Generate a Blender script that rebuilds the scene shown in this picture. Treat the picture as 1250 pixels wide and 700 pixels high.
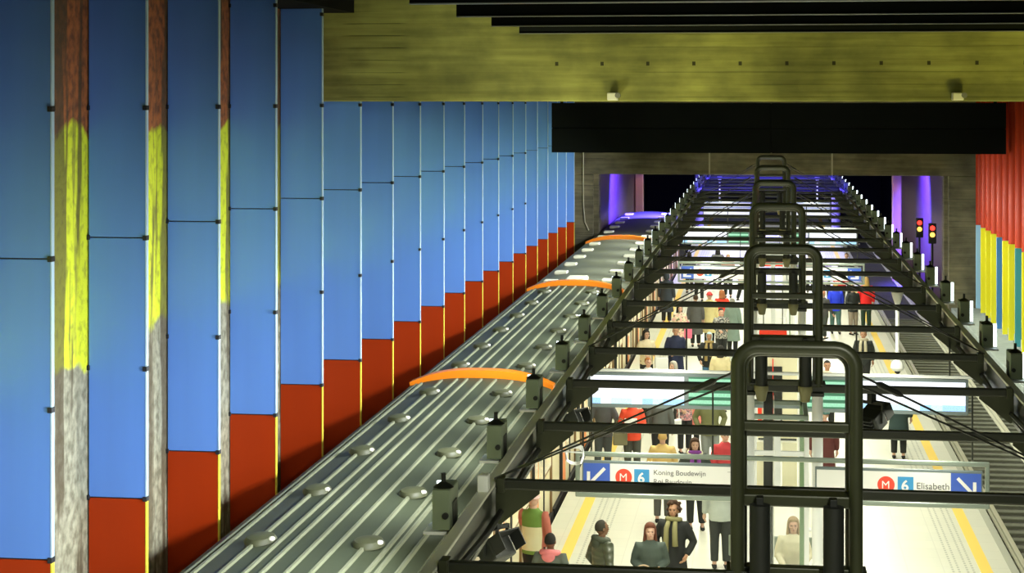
import bpy, bmesh, math, random
from mathutils import Vector, Matrix, Euler
random.seed(7)
for _o in list(bpy.data.objects):
    bpy.data.objects.remove(_o)
SC = bpy.context.scene
COL = SC.collection
PI = math.pi
R = math.radians

# ---------------------------------------------------------------- camera
YAW = math.atan(307 / 2200)
cam_d = bpy.data.cameras.new('camera')
cam_d.sensor_width = 36
cam_d.lens = 2200 / 1250 * 36
cam_d.shift_y = -228 / 1250
cam_d.clip_end = 400
cam = bpy.data.objects.new('camera', cam_d)
cam.location = (0, 0, 7.9)
cam.rotation_euler = (PI / 2, 0, YAW)
COL.objects.link(cam)
SC.camera = cam

# ---------------------------------------------------------------- world, exposure
SC.view_settings.view_transform = 'Standard'
SC.view_settings.look = 'None'
SC.view_settings.exposure = 0.0
SC.view_settings.gamma = 1.0
SC.view_settings.use_curve_mapping = False
SC.cycles.max_bounces = 6
SC.cycles.sample_clamp_indirect = 4
world = bpy.data.worlds.new('station_dark')
SC.world = world
world.use_nodes = True
world.node_tree.nodes['Background'].inputs[0].default_value = (0.75, 0.8, 0.6, 1)
world.node_tree.nodes['Background'].inputs[1].default_value = 0.03

BEAM_Y = [15.2 + 3.367 * i for i in range(25)]
BOX_Y = [16.88 + 3.367 * i for i in range(24)]
FRAME_Y = [15.2 + 10.101 * i for i in range(6)]


def area(name, loc, direction, sx, sy, power, col, spread=180):
    d = bpy.data.lights.new(name, 'AREA')
    d.shape = 'RECTANGLE'
    d.size, d.size_y = sx, sy
    d.energy = power
    d.color = col
    d.spread = R(spread)
    o = bpy.data.objects.new(name, d)
    o.location = loc
    o.rotation_euler = Vector(direction).to_track_quat('-Z', 'Y').to_euler()
    COL.objects.link(o)
    return o


def spot(name, loc, target, power, col, angle=60, blend=0.6, size=0.1):
    d = bpy.data.lights.new(name, 'SPOT')
    d.energy = power
    d.color = col
    d.spot_size = R(angle)
    d.spot_blend = blend
    d.shadow_soft_size = size
    o = bpy.data.objects.new(name, d)
    o.location = loc
    o.rotation_euler = (Vector(target) - Vector(loc)).to_track_quat('-Z', 'Y').to_euler()
    COL.objects.link(o)
    return o


# unseen strip lighting, assumed under the truss, shining down on the platform
for i in range(13):
    y = 12 + 8.0 * i
    for x in (-1.7, 2.2):
        area('unseen_strip_light', (x, y, 3.62), (0, 0, -1), 0.25, 7.0, 225, (1.0, 1.0, 0.80))
# wall washers in the boxes on the truss chords
for i in range(-3, 24):
    y = 16.88 + 3.367 * i
    if y < 74:
        area('wall_washer_light', (-3.45, y, 3.85), (-1, 0.10, -0.20), 0.45, 0.3, 172, (0.92, 0.96, 1.0), 130)
    if 0 <= i and y < 74:
        area('wall_washer_light', (3.85, y, 4.05), (1, 0.1, -0.45), 0.45, 0.3, 150, (0.95, 1.0, 0.9), 118)
# unseen up-lights added to wash the board-marked concrete beam
for x, e, c in ((-4.4, 40, (1.0, 1.0, 0.60)), (-1.0, 36, (1.0, 0.95, 0.36)), (4.6, 34, (1.0, 0.92, 0.24))):
    area('beam_up_fill', (x, 27.2, 4.2), (0, 0.72, 0.70), 1.2, 0.5, e, c, 64 if x > -5 else 50)
# unseen fill lights added over the mezzanine, for the hall and the truss
area('mezzanine_fill', (1.0, 4.5, 9.4), (0, 1, -0.22), 9.0, 1.2, 36, (0.92, 1.0, 0.95))
spot('truss_fill_spot', (2.5, 5.0, 9.3), (-2.4, 24, 3.8), 2600, (1.0, 1.0, 0.80), 38, 0.8, 0.3)
# violet lamps in the tunnel beyond the headwall
VIOLET = (0.07, 0.05, 1.0)
spot('violet_lamp', (-3.4, 84.0, 4.5), (-7.0, 85.5, 2.6), 30000, VIOLET, 100)
spot('violet_lamp', (4.4, 87, 4.5), (7.6, 88, 2.6), 30000, VIOLET, 100)
for y in (80, 92, 104):
    area('violet_lamp', (0.2, y, 4.6), (0, 0.35, -1), 5.5, 1.0, 700, VIOLET)

# ---------------------------------------------------------------- materials
MATS = {}


def mat(name, col, rough=0.5, metal=0.0, spec=0.5, var=0.0, scale=4.0, bump=0.0, stretch=None, emit=None, estr=1.0, coat=0.0, alpha=None):
    if name in MATS:
        return MATS[name]
    m = bpy.data.materials.new(name)
    m.use_nodes = True
    nt = m.node_tree
    b = nt.nodes['Principled BSDF']
    b.inputs['Base Color'].default_value = (*col, 1)
    b.inputs['Roughness'].default_value = rough
    b.inputs['Metallic'].default_value = metal
    b.inputs['Specular IOR Level'].default_value = spec
    b.inputs['Coat Weight'].default_value = coat
    if emit:
        b.inputs['Emission Color'].default_value = (*emit, 1)
        b.inputs['Emission Strength'].default_value = estr
    if alpha is not None:
        b.inputs['Alpha'].default_value = alpha
    if var or bump:
        tc = nt.nodes.new('ShaderNodeTexCoord')
        mp = nt.nodes.new('ShaderNodeMapping')
        mp.inputs['Scale'].default_value = stretch or (1, 1, 1)
        nz = nt.nodes.new('ShaderNodeTexNoise')
        nz.inputs['Scale'].default_value = scale
        nz.inputs['Detail'].default_value = 5
        nt.links.new(tc.outputs['Object'], mp.inputs[0])
        nt.links.new(mp.outputs[0], nz.inputs['Vector'])
        if var:
            mx = nt.nodes.new('ShaderNodeMix')
            mx.data_type = 'RGBA'
            mx.inputs[6].default_value = (*[max(0, c * (1 - var)) for c in col], 1)
            mx.inputs[7].default_value = (*[min(1, c * (1 + var)) for c in col], 1)
            nt.links.new(nz.outputs['Fac'], mx.inputs[0])
            nt.links.new(mx.outputs[2], b.inputs['Base Color'])
        if bump:
            bp = nt.nodes.new('ShaderNodeBump')
            bp.inputs['Strength'].default_value = bump
            bp.inputs['Distance'].default_value = 0.02
            nt.links.new(nz.outputs['Fac'], bp.inputs['Height'])
            nt.links.new(bp.outputs[0], b.inputs['Normal'])
    MATS[name] = m
    return m


class G:
    """node-graph shorthand"""

    def __init__(self, name):
        self.m = bpy.data.materials.new(name)
        self.m.use_nodes = True
        self.nt = self.m.node_tree
        self.b = self.nt.nodes['Principled BSDF']

    def n(self, kind, **kw):
        nd = self.nt.nodes.new('ShaderNode' + kind)
        for k, v in kw.items():
            if hasattr(nd, k):
                setattr(nd, k, v)
            else:
                nd.inputs[k.replace('_', ' ')].default_value = v
        return nd

    def l(self, a, b):
        self.nt.links.new(a, b)

    def math(self, op, a, b=None, c=None):
        nd = self.nt.nodes.new('ShaderNodeMath')
        nd.operation = op
        for i, v in enumerate((a, b, c)):
            if v is None:
                continue
            if isinstance(v, (int, float)):
                nd.inputs[i].default_value = v
            else:
                self.l(v, nd.inputs[i])
        return nd.outputs[0]

    def mix(self, f, a, b, blend='MIX'):
        nd = self.nt.nodes.new('ShaderNodeMix')
        nd.data_type = 'RGBA'
        nd.blend_type = blend
        for s, v in ((0, f), (6, a), (7, b)):
            if isinstance(v, (int, float)):
                nd.inputs[s].default_value = v
            elif isinstance(v, tuple):
                nd.inputs[s].default_value = (*v, 1) if len(v) == 3 else v
            else:
                self.l(v, nd.inputs[s])
        return nd.outputs[2]

    def noise(self, scale, detail=5, stretch=(1, 1, 1), coord='Object'):
        tc = self.n('TexCoord')
        mp = self.n('Mapping')
        mp.inputs['Scale'].default_value = stretch
        nz = self.n('TexNoise')
        nz.inputs['Scale'].default_value = scale
        nz.inputs['Detail'].default_value = detail
        self.l(tc.outputs[coord], mp.inputs[0])
        self.l(mp.outputs[0], nz.inputs['Vector'])
        return nz.outputs['Fac']

    def xyz(self, coord='Object'):
        tc = self.n('TexCoord')
        s = self.n('SeparateXYZ')
        self.l(tc.outputs[coord], s.inputs[0])
        return s.outputs

    def step(self, v, lo, hi):
        mr = self.n('MapRange')
        mr.inputs[1].default_value = lo
        mr.inputs[2].default_value = hi
        self.l(v, mr.inputs[0])
        return mr.outputs[0]

    def bump(self, h, s, dist=0.03):
        bp = self.n('Bump')
        bp.inputs['Strength'].default_value = s
        bp.inputs['Distance'].default_value = dist
        self.l(h, bp.inputs['Height'])
        self.l(bp.outputs[0], self.b.inputs['Normal'])


def concrete_boards(name, light, dark, side):
    g = G(name)
    x, y, z = g.xyz()
    n1 = g.noise(0.55, 6, (0.5, 1, 0.9))
    n2 = g.noise(6, 6, (0.08, 1, 1.4))
    base = g.mix(g.step(n1, 0.30, 0.70), dark, light)
    base = g.mix(0.75, base, g.mix(g.step(g.noise(1.7, 6, (0.7, 1, 1.0)), 0.36, 0.62), (0.55, 0.57, 0.55), (1.15, 1.15, 1.05)), 'MULTIPLY')
    streak = g.mix(g.step(n2, 0.35, 0.7), (0.62, 0.62, 0.60), (1.10, 1.10, 1.08))
    c = g.mix(0.8, base, streak, 'MULTIPLY')
    wob = g.math('MULTIPLY', g.noise(2, 2, (0.3, 1, 1)), 0.02)
    zz = g.math('ADD', z, wob)
    fr = g.math('FRACT', g.math('MULTIPLY', zz, 4.4))
    zone = g.math('ADD', g.math('MULTIPLY', g.step(x, -3.4, -1.4), 0.55), g.math('MULTIPLY', g.math('MULTIPLY', g.step(x, -6.5, -6.7), g.step(x, -7.8, -7.6)), 1.2))
    zone = g.math('ADD', zone, 0.08)
    line = g.math('SUBTRACT', 1.0, g.math('MULTIPLY', g.math('MULTIPLY', g.math('LESS_THAN', fr, 0.07), g.math('MULTIPLY', g.step(g.noise(1.1, 3, (0.25, 1, 3.0)), 0.42, 0.62), 0.6)), zone))
    hole = g.math('MULTIPLY', g.math('LESS_THAN', g.math('ABSOLUTE', g.math('SUBTRACT', z, 8.56)), 0.035), g.math('LESS_THAN', g.math('ABSOLUTE', g.math('SUBTRACT', g.math('FRACT', g.math('MULTIPLY', x, 1.2)), 0.5)), 0.035))
    hole = g.math('MULTIPLY', hole, g.math('GREATER_THAN', x, -3.8))
    line = g.math('MULTIPLY', line, g.math('SUBTRACT', 1.0, g.math('MULTIPLY', hole, 0.85)))
    c2 = g.nt.nodes.new('ShaderNodeMix')
    c2.data_type = 'RGBA'
    c2.blend_type = 'MULTIPLY'
    c2.inputs[0].default_value = 1
    g.l(c, c2.inputs[6])
    g.l(line, c2.inputs[7])
    g.l(c2.outputs[2], g.b.inputs['Base Color'])
    g.b.inputs['Roughness'].default_value = 0.9
    h = g.math('ADD', g.math('MULTIPLY', n2, 0.5), line)
    g.bump(h, 0.7, 0.03)
    return g.m


M_BEAM = concrete_boards('board_marked_concrete', (0.40, 0.40, 0.12), (0.20, 0.20, 0.05), 'x')
M_HEAD = concrete_boards('dark_raw_concrete', (0.30, 0.27, 0.17), (0.13, 0.115, 0.07), 'x')


def painted_concrete():
    g = G('painted_rough_concrete')
    x, y, z = g.xyz()
    n = g.noise(1.2, 4)
    f = g.noise(7, 6)
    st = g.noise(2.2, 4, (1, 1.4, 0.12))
    zz = g.math('ADD', z, g.math('MULTIPLY', g.math('SUBTRACT', n, 0.5), 0.9))
    raw = g.mix(g.step(f, 0.35, 0.65), (0.15, 0.145, 0.09), (0.36, 0.35, 0.24))
    yel = g.mix(g.step(f, 0.33, 0.5), (0.42, 0.46, 0.02), (0.66, 0.74, 0.02))
    ora = g.mix(g.step(f, 0.35, 0.6), (0.16, 0.055, 0.018), (0.42, 0.13, 0.03))
    c = g.mix(g.step(zz, 4.62, 4.72), raw, yel)
    c = g.mix(g.step(zz, 7.45, 7.52), c, ora)
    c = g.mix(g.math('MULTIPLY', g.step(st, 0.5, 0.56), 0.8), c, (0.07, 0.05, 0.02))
    g.l(c, g.b.inputs['Base Color'])
    g.b.inputs['Roughness'].default_value = 0.85
    g.bump(f, 0.6, 0.04)
    return g.m


def platform_tiles():
    g = G('cream_platform_tiles')
    tc = g.n('TexCoord')
    br = g.n('TexBrick')
    br.offset = 0.0
    br.inputs['Color1'].default_value = (0.80, 0.80, 0.68, 1)
    br.inputs['Color2'].default_value = (0.76, 0.77, 0.66, 1)
    br.inputs['Mortar'].default_value = (0.70, 0.70, 0.60, 1)
    br.inputs['Scale'].default_value = 1.0
    br.inputs['Mortar Size'].default_value = 0.008
    br.inputs['Brick Width'].default_value = 0.6
    br.inputs['Row Height'].default_value = 0.6
    g.l(tc.outputs['Object'], br.inputs['Vector'])
    n = g.noise(0.7, 5)
    c = g.mix(0.35, br.outputs['Color'], g.mix(n, (0.78, 0.78, 0.72), (1, 1, 1)), 'MULTIPLY')
    # dotted tactile guide lines
    x, y, z = g.xyz()
    ax = g.math('ABSOLUTE', g.math('SUBTRACT', x, 0.17))
    msk = None
    for px in (2.98, 3.08, 3.22, 3.32):
        d = g.math('LESS_THAN', g.math('ABSOLUTE', g.math('SUBTRACT', ax, px)), 0.018)
        msk = d if msk is None else g.math('MAXIMUM', msk, d)
    dots = g.math('LESS_THAN', g.math('FRACT', g.math('MULTIPLY', y, 7.0)), 0.55)
    c = g.mix(g.math('MULTIPLY', g.math('MULTIPLY', msk, dots), 0.6), c, (0.25, 0.27, 0.22))
    g.l(c, g.b.inputs['Base Color'])
    g.b.inputs['Roughness'].default_value = 0.38
    return g.m


def ballast():
    g = G('dark_track_ballast')
    v = g.n('TexVoronoi')
    tc = g.n('TexCoord')
    v.inputs['Scale'].default_value = 14
    g.l(tc.outputs['Object'], v.inputs['Vector'])
    n = g.noise(0.8, 4)
    c = g.mix(v.outputs['Distance'], (0.055, 0.06, 0.045), (0.02, 0.022, 0.016))
    c = g.mix(g.math('MULTIPLY', n, 0.6), c, (0.10, 0.085, 0.05))
    g.l(c, g.b.inputs['Base Color'])
    g.b.inputs['Roughness'].default_value = 0.95
    g.bump(v.outputs['Distance'], 0.8, 0.05)
    return g.m


def enamel(name, col, var=0.12, coat=0.15):
    g = G(name)
    n = g.noise(1.1, 3, (2.2, 1, 0.16))
    c = g.mix(n, tuple(k * (1 - var) for k in col), tuple(min(1, k * (1 + var)) for k in col))
    g.l(c, g.b.inputs['Base Color'])
    g.b.inputs['Roughness'].default_value = 0.42
    g.b.inputs['Coat Weight'].default_value = coat
    g.b.inputs['Specular IOR Level'].default_value = 0.5 if coat > 0.1 else 0.15
    g.b.inputs['Coat Roughness'].default_value = 0.25
    return g.m


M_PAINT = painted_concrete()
M_TILES = platform_tiles()
M_BALLAST = ballast()
M_BLUE = enamel('blue_enamel', (0.11, 0.275, 0.76))
M_RED = enamel('red_enamel', (0.38, 0.034, 0.003), 0.12, 0.0)
M_RED2 = enamel('vermilion_enamel', (0.34, 0.024, 0.0015), 0.12, 0.0)
M_YEL = enamel('yellow_enamel', (0.85, 0.78, 0.02))
M_BLUE2 = enamel('mid_blue_enamel', (0.05, 0.22, 0.55))
M_TEAL = enamel('teal_enamel', (0.04, 0.28, 0.33))
M_PALE = enamel('pale_blue_enamel', (0.35, 0.60, 0.85))
M_EDGE = mat('pale_aluminium_edge', (0.50, 0.70, 0.86), 0.3, 0.1)
M_YEDGE = mat('yellow_edge', (0.78, 0.62, 0.05), 0.4)
M_CLIP = mat('black_clip', (0.012, 0.014, 0.02), 0.5)
M_BLACK = mat('matt_black_steel', (0.010, 0.012, 0.010), 0.55)
M_BAFFLE = mat('black_baffle_sheet', (0.006, 0.0075, 0.007), 0.8, spec=0.1, var=0.3, scale=0.7)
M_SOFFIT = mat('black_soffit', (0.008, 0.008, 0.008), 0.9, spec=0.1)
M_STEEL = mat('dark_olive_steel', (0.040, 0.045, 0.022), 0.38, 0.1, var=0.3, scale=3)
M_STEEL2 = mat('black_olive_steel', (0.018, 0.021, 0.012), 0.42)
M_OLIVE = mat('olive_cast_housing', (0.16, 0.15, 0.07), 0.5)
M_BOX = mat('grey_green_housing', (0.21, 0.26, 0.175), 0.5, var=0.1, scale=5)
M_FLANGE = mat('galvanised_flange', (0.80, 0.80, 0.70), 0.5, 0.0)
M_WHITE = mat('white_painted_steel', (0.82, 0.84, 0.84), 0.35)
M_CREAM = mat('cream_panel', (0.82, 0.78, 0.55), 0.45)
M_GREEN = mat('pale_green_steel', (0.16, 0.26, 0.14), 0.4)
M_GREY = mat('mid_grey_frame', (0.26, 0.31, 0.27), 0.4, 0.3)
M_TUBE = mat('fluorescent_tube', (1, 1, 1), 0.3, emit=(0.82, 0.97, 1.0), estr=3.5)
M_ROOF = mat('green_grey_roof_metal', (0.042, 0.051, 0.029), 0.5, 0.0, spec=0.25, var=0.22, scale=1.3, stretch=(2.5, 0.5, 1), bump=0.08)
M_ROOF2 = mat('dark_grey_roof_metal', (0.09, 0.09, 0.06), 0.55, 0.0, spec=0.2, var=0.2, scale=1.2, stretch=(0.5, 3.0, 1))
M_ROOF3 = mat('olive_plain_roof_metal', (0.115, 0.125, 0.08), 0.5, 0.0, spec=0.3, var=0.3, scale=0.7, stretch=(0.15, 1.6, 1))
M_RIB = mat('pale_roof_rib', (0.15, 0.162, 0.10), 0.45, 0.0, spec=0.3)
M_VENT = mat('dusty_roof_vent', (0.06, 0.065, 0.032), 0.55, spec=0.3)
M_ORANGE = mat('orange_lacquer', (0.85, 0.23, 0.008), 0.35)
M_TRAIN = mat('cream_train_side', (0.76, 0.70, 0.48), 0.35)
M_TRIM = mat('brown_train_trim', (0.22, 0.13, 0.05), 0.5)
M_RUB = mat('black_rubber', (0.012, 0.012, 0.012), 0.6)
M_GLASSLIT = mat('lit_carriage_window', (0.35, 0.33, 0.22), 0.1, emit=(1.0, 0.88, 0.55), estr=0.35)
M_RAIL = mat('worn_rail_steel', (0.58, 0.57, 0.44), 0.4, 0.1)
M_SLEEPER = mat('concrete_sleeper', (0.15, 0.155, 0.11), 0.9, var=0.3, scale=6)
M_YLINE = mat('yellow_line_paint', (0.95, 0.68, 0.14), 0.5)
M_MAROON = mat('maroon_tunnel_cladding', (0.07, 0.022, 0.026), 0.5, var=0.2, scale=1)
M_DARK = mat('dark_tunnel_lining', (0.02, 0.022, 0.024), 0.9)  # near-black lining of the tunnel
M_PINK = mat('salmon_column_paint', (0.55, 0.30, 0.22), 0.5)
M_WIRE = mat('black_wire', (0.01, 0.011, 0.008), 0.5)
M_REDS = mat('bright_red_panel', (0.85, 0.04, 0.01), 0.4)


# ---------------------------------------------------------------- mesh builder
class MB:
    def __init__(self):
        self.bm = bmesh.new()

    def box(self, x0, y0, z0, x1, y1, z1, bevel=0.0):
        r = bmesh.ops.create_cube(self.bm, size=1)
        vs = r['verts']
        for v in vs:
            v.co = Vector(((x0 + x1) / 2 + v.co.x * (x1 - x0), (y0 + y1) / 2 + v.co.y * (y1 - y0), (z0 + z1) / 2 + v.co.z * (z1 - z0)))
        if bevel:
            es = list({e for v in vs for e in v.link_edges})
            bmesh.ops.bevel(self.bm, geom=es, offset=bevel, segments=2, affect='EDGES', profile=0.5)
        return self

    def ring(self, c, ax, r, seg, up=None, rx=None):
        ax = ax.normalized()
        a = (up or (Vector((0, 0, 1)) if abs(ax.z) < 0.9 else Vector((0, 1, 0)))).cross(ax).normalized()
        b = ax.cross(a)
        rx = r if rx is None else rx
        return [self.bm.verts.new(c + a * (math.cos(t) * rx) + b * (math.sin(t) * r)) for t in [2 * PI * i / seg for i in range(seg)]]

    def skin(self, rings, caps=True, closed=False):
        n = len(rings)
        for i in range(n if closed else n - 1):
            A, B = rings[i], rings[(i + 1) % n]
            k = len(A)
            for j in range(k):
                self.bm.faces.new((A[j], A[(j + 1) % k], B[(j + 1) % k], B[j]))
        if caps and not closed:
            self.bm.faces.new(list(reversed(rings[0])))
            self.bm.faces.new(rings[-1])
        return self

    def tube(self, pts, r, seg=10, caps=True):
        P = [Vector(p) for p in pts]
        rr = r if isinstance(r, (list, tuple)) else [r] * len(P)
        rings, up = [], None
        for i, p in enumerate(P):
            if i == 0:
                t = P[1] - p
            elif i == len(P) - 1:
                t = p - P[i - 1]
            else:
                t = (P[i + 1] - p).normalized() + (p - P[i - 1]).normalized()
            t = t.normalized()
            if up is None:
                up = Vector((0, 0, 1)) if abs(t.z) < 0.9 else Vector((0, 1, 0))
            a = up.cross(t)
            if a.length < 1e-3:
                a = Vector((1, 0, 0)).cross(t)
            a.normalize()
            b = t.cross(a)
            up = b
            rings.append([self.bm.verts.new(p + a * (math.cos(q) * rr[i]) + b * (math.sin(q) * rr[i])) for q in [2 * PI * k / seg for k in range(seg)]])
        return self.skin(rings, caps)

    def lathe(self, prof, seg=16, c=(0, 0, 0)):
        c = Vector(c)
        rings = [[self.bm.verts.new(c + Vector((r * math.cos(t), r * math.sin(t), z))) for t in [2 * PI * k / seg for k in range(seg)]] for r, z in prof]
        return self.skin(rings)

    def loft(self, secs, seg=16):
        """secs: (centre, rx, ry) ellipses in horizontal planes"""
        rings = [[self.bm.verts.new(Vector(c) + Vector((rx * math.cos(t), ry * math.sin(t), 0))) for t in [2 * PI * k / seg for k in range(seg)]] for c, rx, ry in secs]
        return self.skin(rings)

    def ball(self, c, rx, ry, rz, u=16, v=10):
        r = bmesh.ops.create_uvsphere(self.bm, u_segments=u, v_segments=v, radius=1)
        for w in r['verts']:
            w.co = Vector(c) + Vector((w.co.x * rx, w.co.y * ry, w.co.z * rz))
        return self

    def prism(self, poly, y0, y1):
        """poly in (x, z), extruded along y"""
        A = [self.bm.verts.new((x, y0, z)) for x, z in poly]
        B = [self.bm.verts.new((x, y1, z)) for x, z in poly]
        self.skin([A, B])
        return self

    def mesh(self, name, smooth=False):
        bmesh.ops.recalc_face_normals(self.bm, faces=self.bm.faces)
        me = bpy.data.meshes.new(name)
        self.bm.to_mesh(me)
        self.bm.free()
        if smooth:
            for p in me.polygons:
                p.use_smooth = True
            if smooth != 'full':
                me.set_sharp_from_angle(angle=R(40))
        return me


CACHE = {}


def cached(key, fn, smooth=False):
    if key not in CACHE:
        mb = fn()
        CACHE[key] = mb.mesh(key, smooth)
    return CACHE[key]


def put(name, me, m, parent=None, loc=(0, 0, 0), rot=(0, 0, 0), label=None, kind=None, scale=None):
    o = bpy.data.objects.new(name, me)
    COL.objects.link(o)
    if not me.materials:
        me.materials.append(m)
    if me.materials[0] != m:
        o.material_slots[0].link = 'OBJECT'
        o.material_slots[0].material = m
    o.parent = parent
    o.location = loc
    o.rotation_euler = rot
    if scale is not None:
        o.scale = scale
    if label:
        o['label'] = label
    if kind:
        o['kind'] = kind
    return o


def thing(name, label, cat, loc=(0, 0, 0), rz=0.0, group=None):
    o = bpy.data.objects.new(name, None)
    COL.objects.link(o)
    o.location = loc
    o.rotation_euler = (0, 0, rz)
    o.empty_display_size = 0.2
    o['label'] = label
    o['category'] = cat
    if group:
        o['group'] = group
    return o


def tag(o, label, cat, group=None):
    o['label'] = label
    o['category'] = cat
    if group:
        o['group'] = group
    return o


def struct(name, mb, m, smooth=False):
    return put(name, mb.mesh(name, smooth), m, kind='structure')


ORD = 'zeroth first second third fourth fifth sixth seventh eighth ninth tenth eleventh twelfth thirteenth fourteenth fifteenth sixteenth seventeenth eighteenth nineteenth twentieth twenty-first twenty-second twenty-third twenty-fourth twenty-fifth twenty-sixth'.split()


def text_mesh(s, size, extrude=0.002, bold=False):
    key = ('txt', s, size)
    if key in CACHE:
        return CACHE[key]
    cu = bpy.data.curves.new('lettering', 'FONT')
    cu.body = s
    cu.size = size
    cu.extrude = extrude
    if bold:
        cu.offset = size * 0.02
    o = bpy.data.objects.new('lettering_tmp', cu)
    COL.objects.link(o)
    dg = bpy.context.evaluated_depsgraph_get()
    me = bpy.data.meshes.new_from_object(o.evaluated_get(dg))
    bpy.data.objects.remove(o)
    CACHE[key] = me
    return me


# ================================================================ THE SETTING
HW = 75.0        # headwall
struct('floor', MB().box(-3.9, 4, -1.1, 4.23, 140, 0, 0.0), M_TILES)
struct('trim_1', MB().box(-3.50, 4, 0, -3.30, 140, 0.004), M_YLINE)
struct('trim_2', MB().box(3.60, 4, 0, 3.80, 140, 0.004), M_YLINE)
struct('trim_3', MB().box(4.10, 4, 0.0, 4.23, 140, 0.006), mat('grey_edge_stone', (0.45, 0.46, 0.38), 0.6))
struct('track_bed_ground', MB().box(4.23, 4, -1.5, 9.1, 140, -1.22), M_BALLAST)
struct('train_track_ground', MB().box(-8.5, 4, -1.5, -3.9, 140, -1.22), M_BALLAST)
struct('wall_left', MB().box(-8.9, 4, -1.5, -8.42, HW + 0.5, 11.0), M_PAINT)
struct('wall_right', MB().box(9.15, 30, -1.5, 9.6, HW + 0.5, 11.0), M_HEAD)
# cable ducts along the foot of the wall beside the empty track
struct('wall_right_ledge_trim', MB().box(7.55, 20, -1.22, 9.15, HW, -0.55, 0.03).box(8.6, 20, -0.55, 9.15, HW, -0.2, 0.03), mat('grey_ledge_concrete', (0.30, 0.34, 0.30), 0.8, var=0.25, scale=3))
struct('ceiling', MB().box(-8.9, 3, 10.2, 9.6, 33.0, 10.6), M_SOFFIT)
struct('ceiling_far', MB().box(-8.9, 35.5, 9.9, 9.6, HW + 0.5, 10.3), M_SOFFIT)
struct('soffit_trim', MB().box(-8.42, 4, 9.5, -7.45, 32.4, 10.2), M_SOFFIT)
struct('concrete_beam', MB().box(-8.42, 32.8, 7.87, 9.15, 35.5, 11.0, 0.03), M_BEAM)
# headwall round the tunnel mouth
struct('headwall_lintel', MB().box(-8.42, HW, 4.80, 9.15, HW + 1.2, 10.0, 0.03), M_HEAD)
struct('headwall_pillar', MB().box(-8.42, HW, -1.3, -7.05, HW + 1.2, 4.80, 0.03).box(-7.05, HW + 0.35, -1.3, -6.85, HW + 1.2, 4.80), M_HEAD)
struct('headwall_pillar', MB().box(7.45, HW, -1.3, 9.15, HW + 1.2, 4.80, 0.03).box(7.30, HW + 0.35, -1.3, 7.45, HW + 1.2, 4.80), M_HEAD)
for x in (-2.25, 2.75):
    struct('lintel_joint_trim', MB().box(x, HW - 0.02, 4.82, x + 0.07, HW + 0.01, 6.3), mat('pale_joint', (0.45, 0.43, 0.3), 0.7))
# tunnel beyond
T1 = HW + 1.2
struct('tunnel_ceiling', MB().box(-9, T1, 4.80, 9.15, 140, 5.2), M_DARK)
struct('tunnel_wall_left', MB().box(-7.4, T1, -1.3, -7.0, 100, 4.8), M_MAROON)
struct('tunnel_wall_left_far', MB().box(-9.2, 100, -1.3, -8.8, 140, 4.8), M_DARK)
struct('tunnel_wall_right', MB().box(7.65, T1, -1.3, 8.0, 104, 4.8), M_MAROON)
struct('tunnel_wall_right_far', MB().box(8.7, 104, -1.3, 9.1, 140, 4.8), M_DARK)
struct('tunnel_end_wall', MB().box(-9.2, 138, -1.3, 9.2, 138.5, 4.8), M_DARK)
for x, y in ((-6.75, 99), (6.6, 92)):
    struct('tunnel_pillar', MB().box(x - 0.22, y - 0.3, -1.2, x + 0.22, y + 0.3, 4.8, 0.05), M_PINK)
    spot('pillar_lamp', (x * 0.93, y - 1.4, 4.5), (x, y, 1.5), 45, (1.0, 0.62, 0.45), 70)
for x in (-3.5, 3.9):
    o = put('tunnel_column', cached('tcol', lambda: MB().lathe([(0.24, 0), (0.24, 4.8)], 20), 'auto'), mat('violet_lit_column', (0.28, 0.24, 0.75), 0.4), loc=(x, 99.5, 0), kind='structure')  # violet lamp light is put into the column colour

# ================================================================ BLUE AND RED WALL FINS (above the train)
def fin_edge(z0, z1):
    return lambda: MB().box(0.0, -0.004, z0, 0.014, 0.075, z1)


for k in range(19):
    y = 18.67 + 3.03 * k
    o = thing('wall_fin', 'blue and red enamelled wall fin, %s of the row counting from the near end' % ORD[k + 1], 'wall panel', (-7.66, y, 0), 0, 'blue and red fins along the wall beside the train')
    put('upper_panel', cached('fin_up', lambda: MB().box(-0.74, 0, 6.18, -0.0, 0.07, 9.5, 0.006)), M_BLUE, o)
    put('lower_panel', cached('fin_lo', lambda: MB().box(-0.74, 0, 2.91, -0.0, 0.07, 6.165, 0.006)), M_BLUE, o)
    put('base_panel', cached('fin_base', lambda: MB().box(-0.74, 0, -0.9, -0.0, 0.07, 2.895, 0.006)), M_RED, o, label='red base panel')
    put('edge_strip', cached('fin_e1', fin_edge(6.18, 9.5)), M_EDGE, o)
    put('edge_strip', cached('fin_e2', fin_edge(2.91, 6.165)), M_EDGE, o)
    put('edge_strip', cached('fin_e3', fin_edge(-0.9, 2.895)), M_YEDGE, o, label='yellow edge strip')
    put('seam_strip', cached('fin_seam', lambda: MB().box(-0.735, 0.02, 2.85, -0.004, 0.064, 6.25)), M_CLIP, o)
    if k < 14:
        cl = cached('fin_clip', lambda: MB().box(-0.03, -0.02, -0.03, 0.022, 0.08, 0.03, 0.004))
        for z in (0.95, 2.9, 4.53, 6.17, 7.8, 9.4):
            put('clip', cl, M_CLIP, o, (0.0, 0, z))
            if k < 4:
                put('clip', cl, M_CLIP, o, (-0.745, 0, z))

# right-hand wall: vermilion fins above yellow and blue ones
RC = [('pale blue', M_PALE), ('yellow', M_YEL), ('yellow', M_YEL), ('yellow', M_YEL), ('mid blue', M_BLUE2), ('yellow', M_YEL), ('yellow', M_YEL), ('teal', M_TEAL), ('yellow', M_YEL), ('yellow', M_YEL)]


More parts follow.
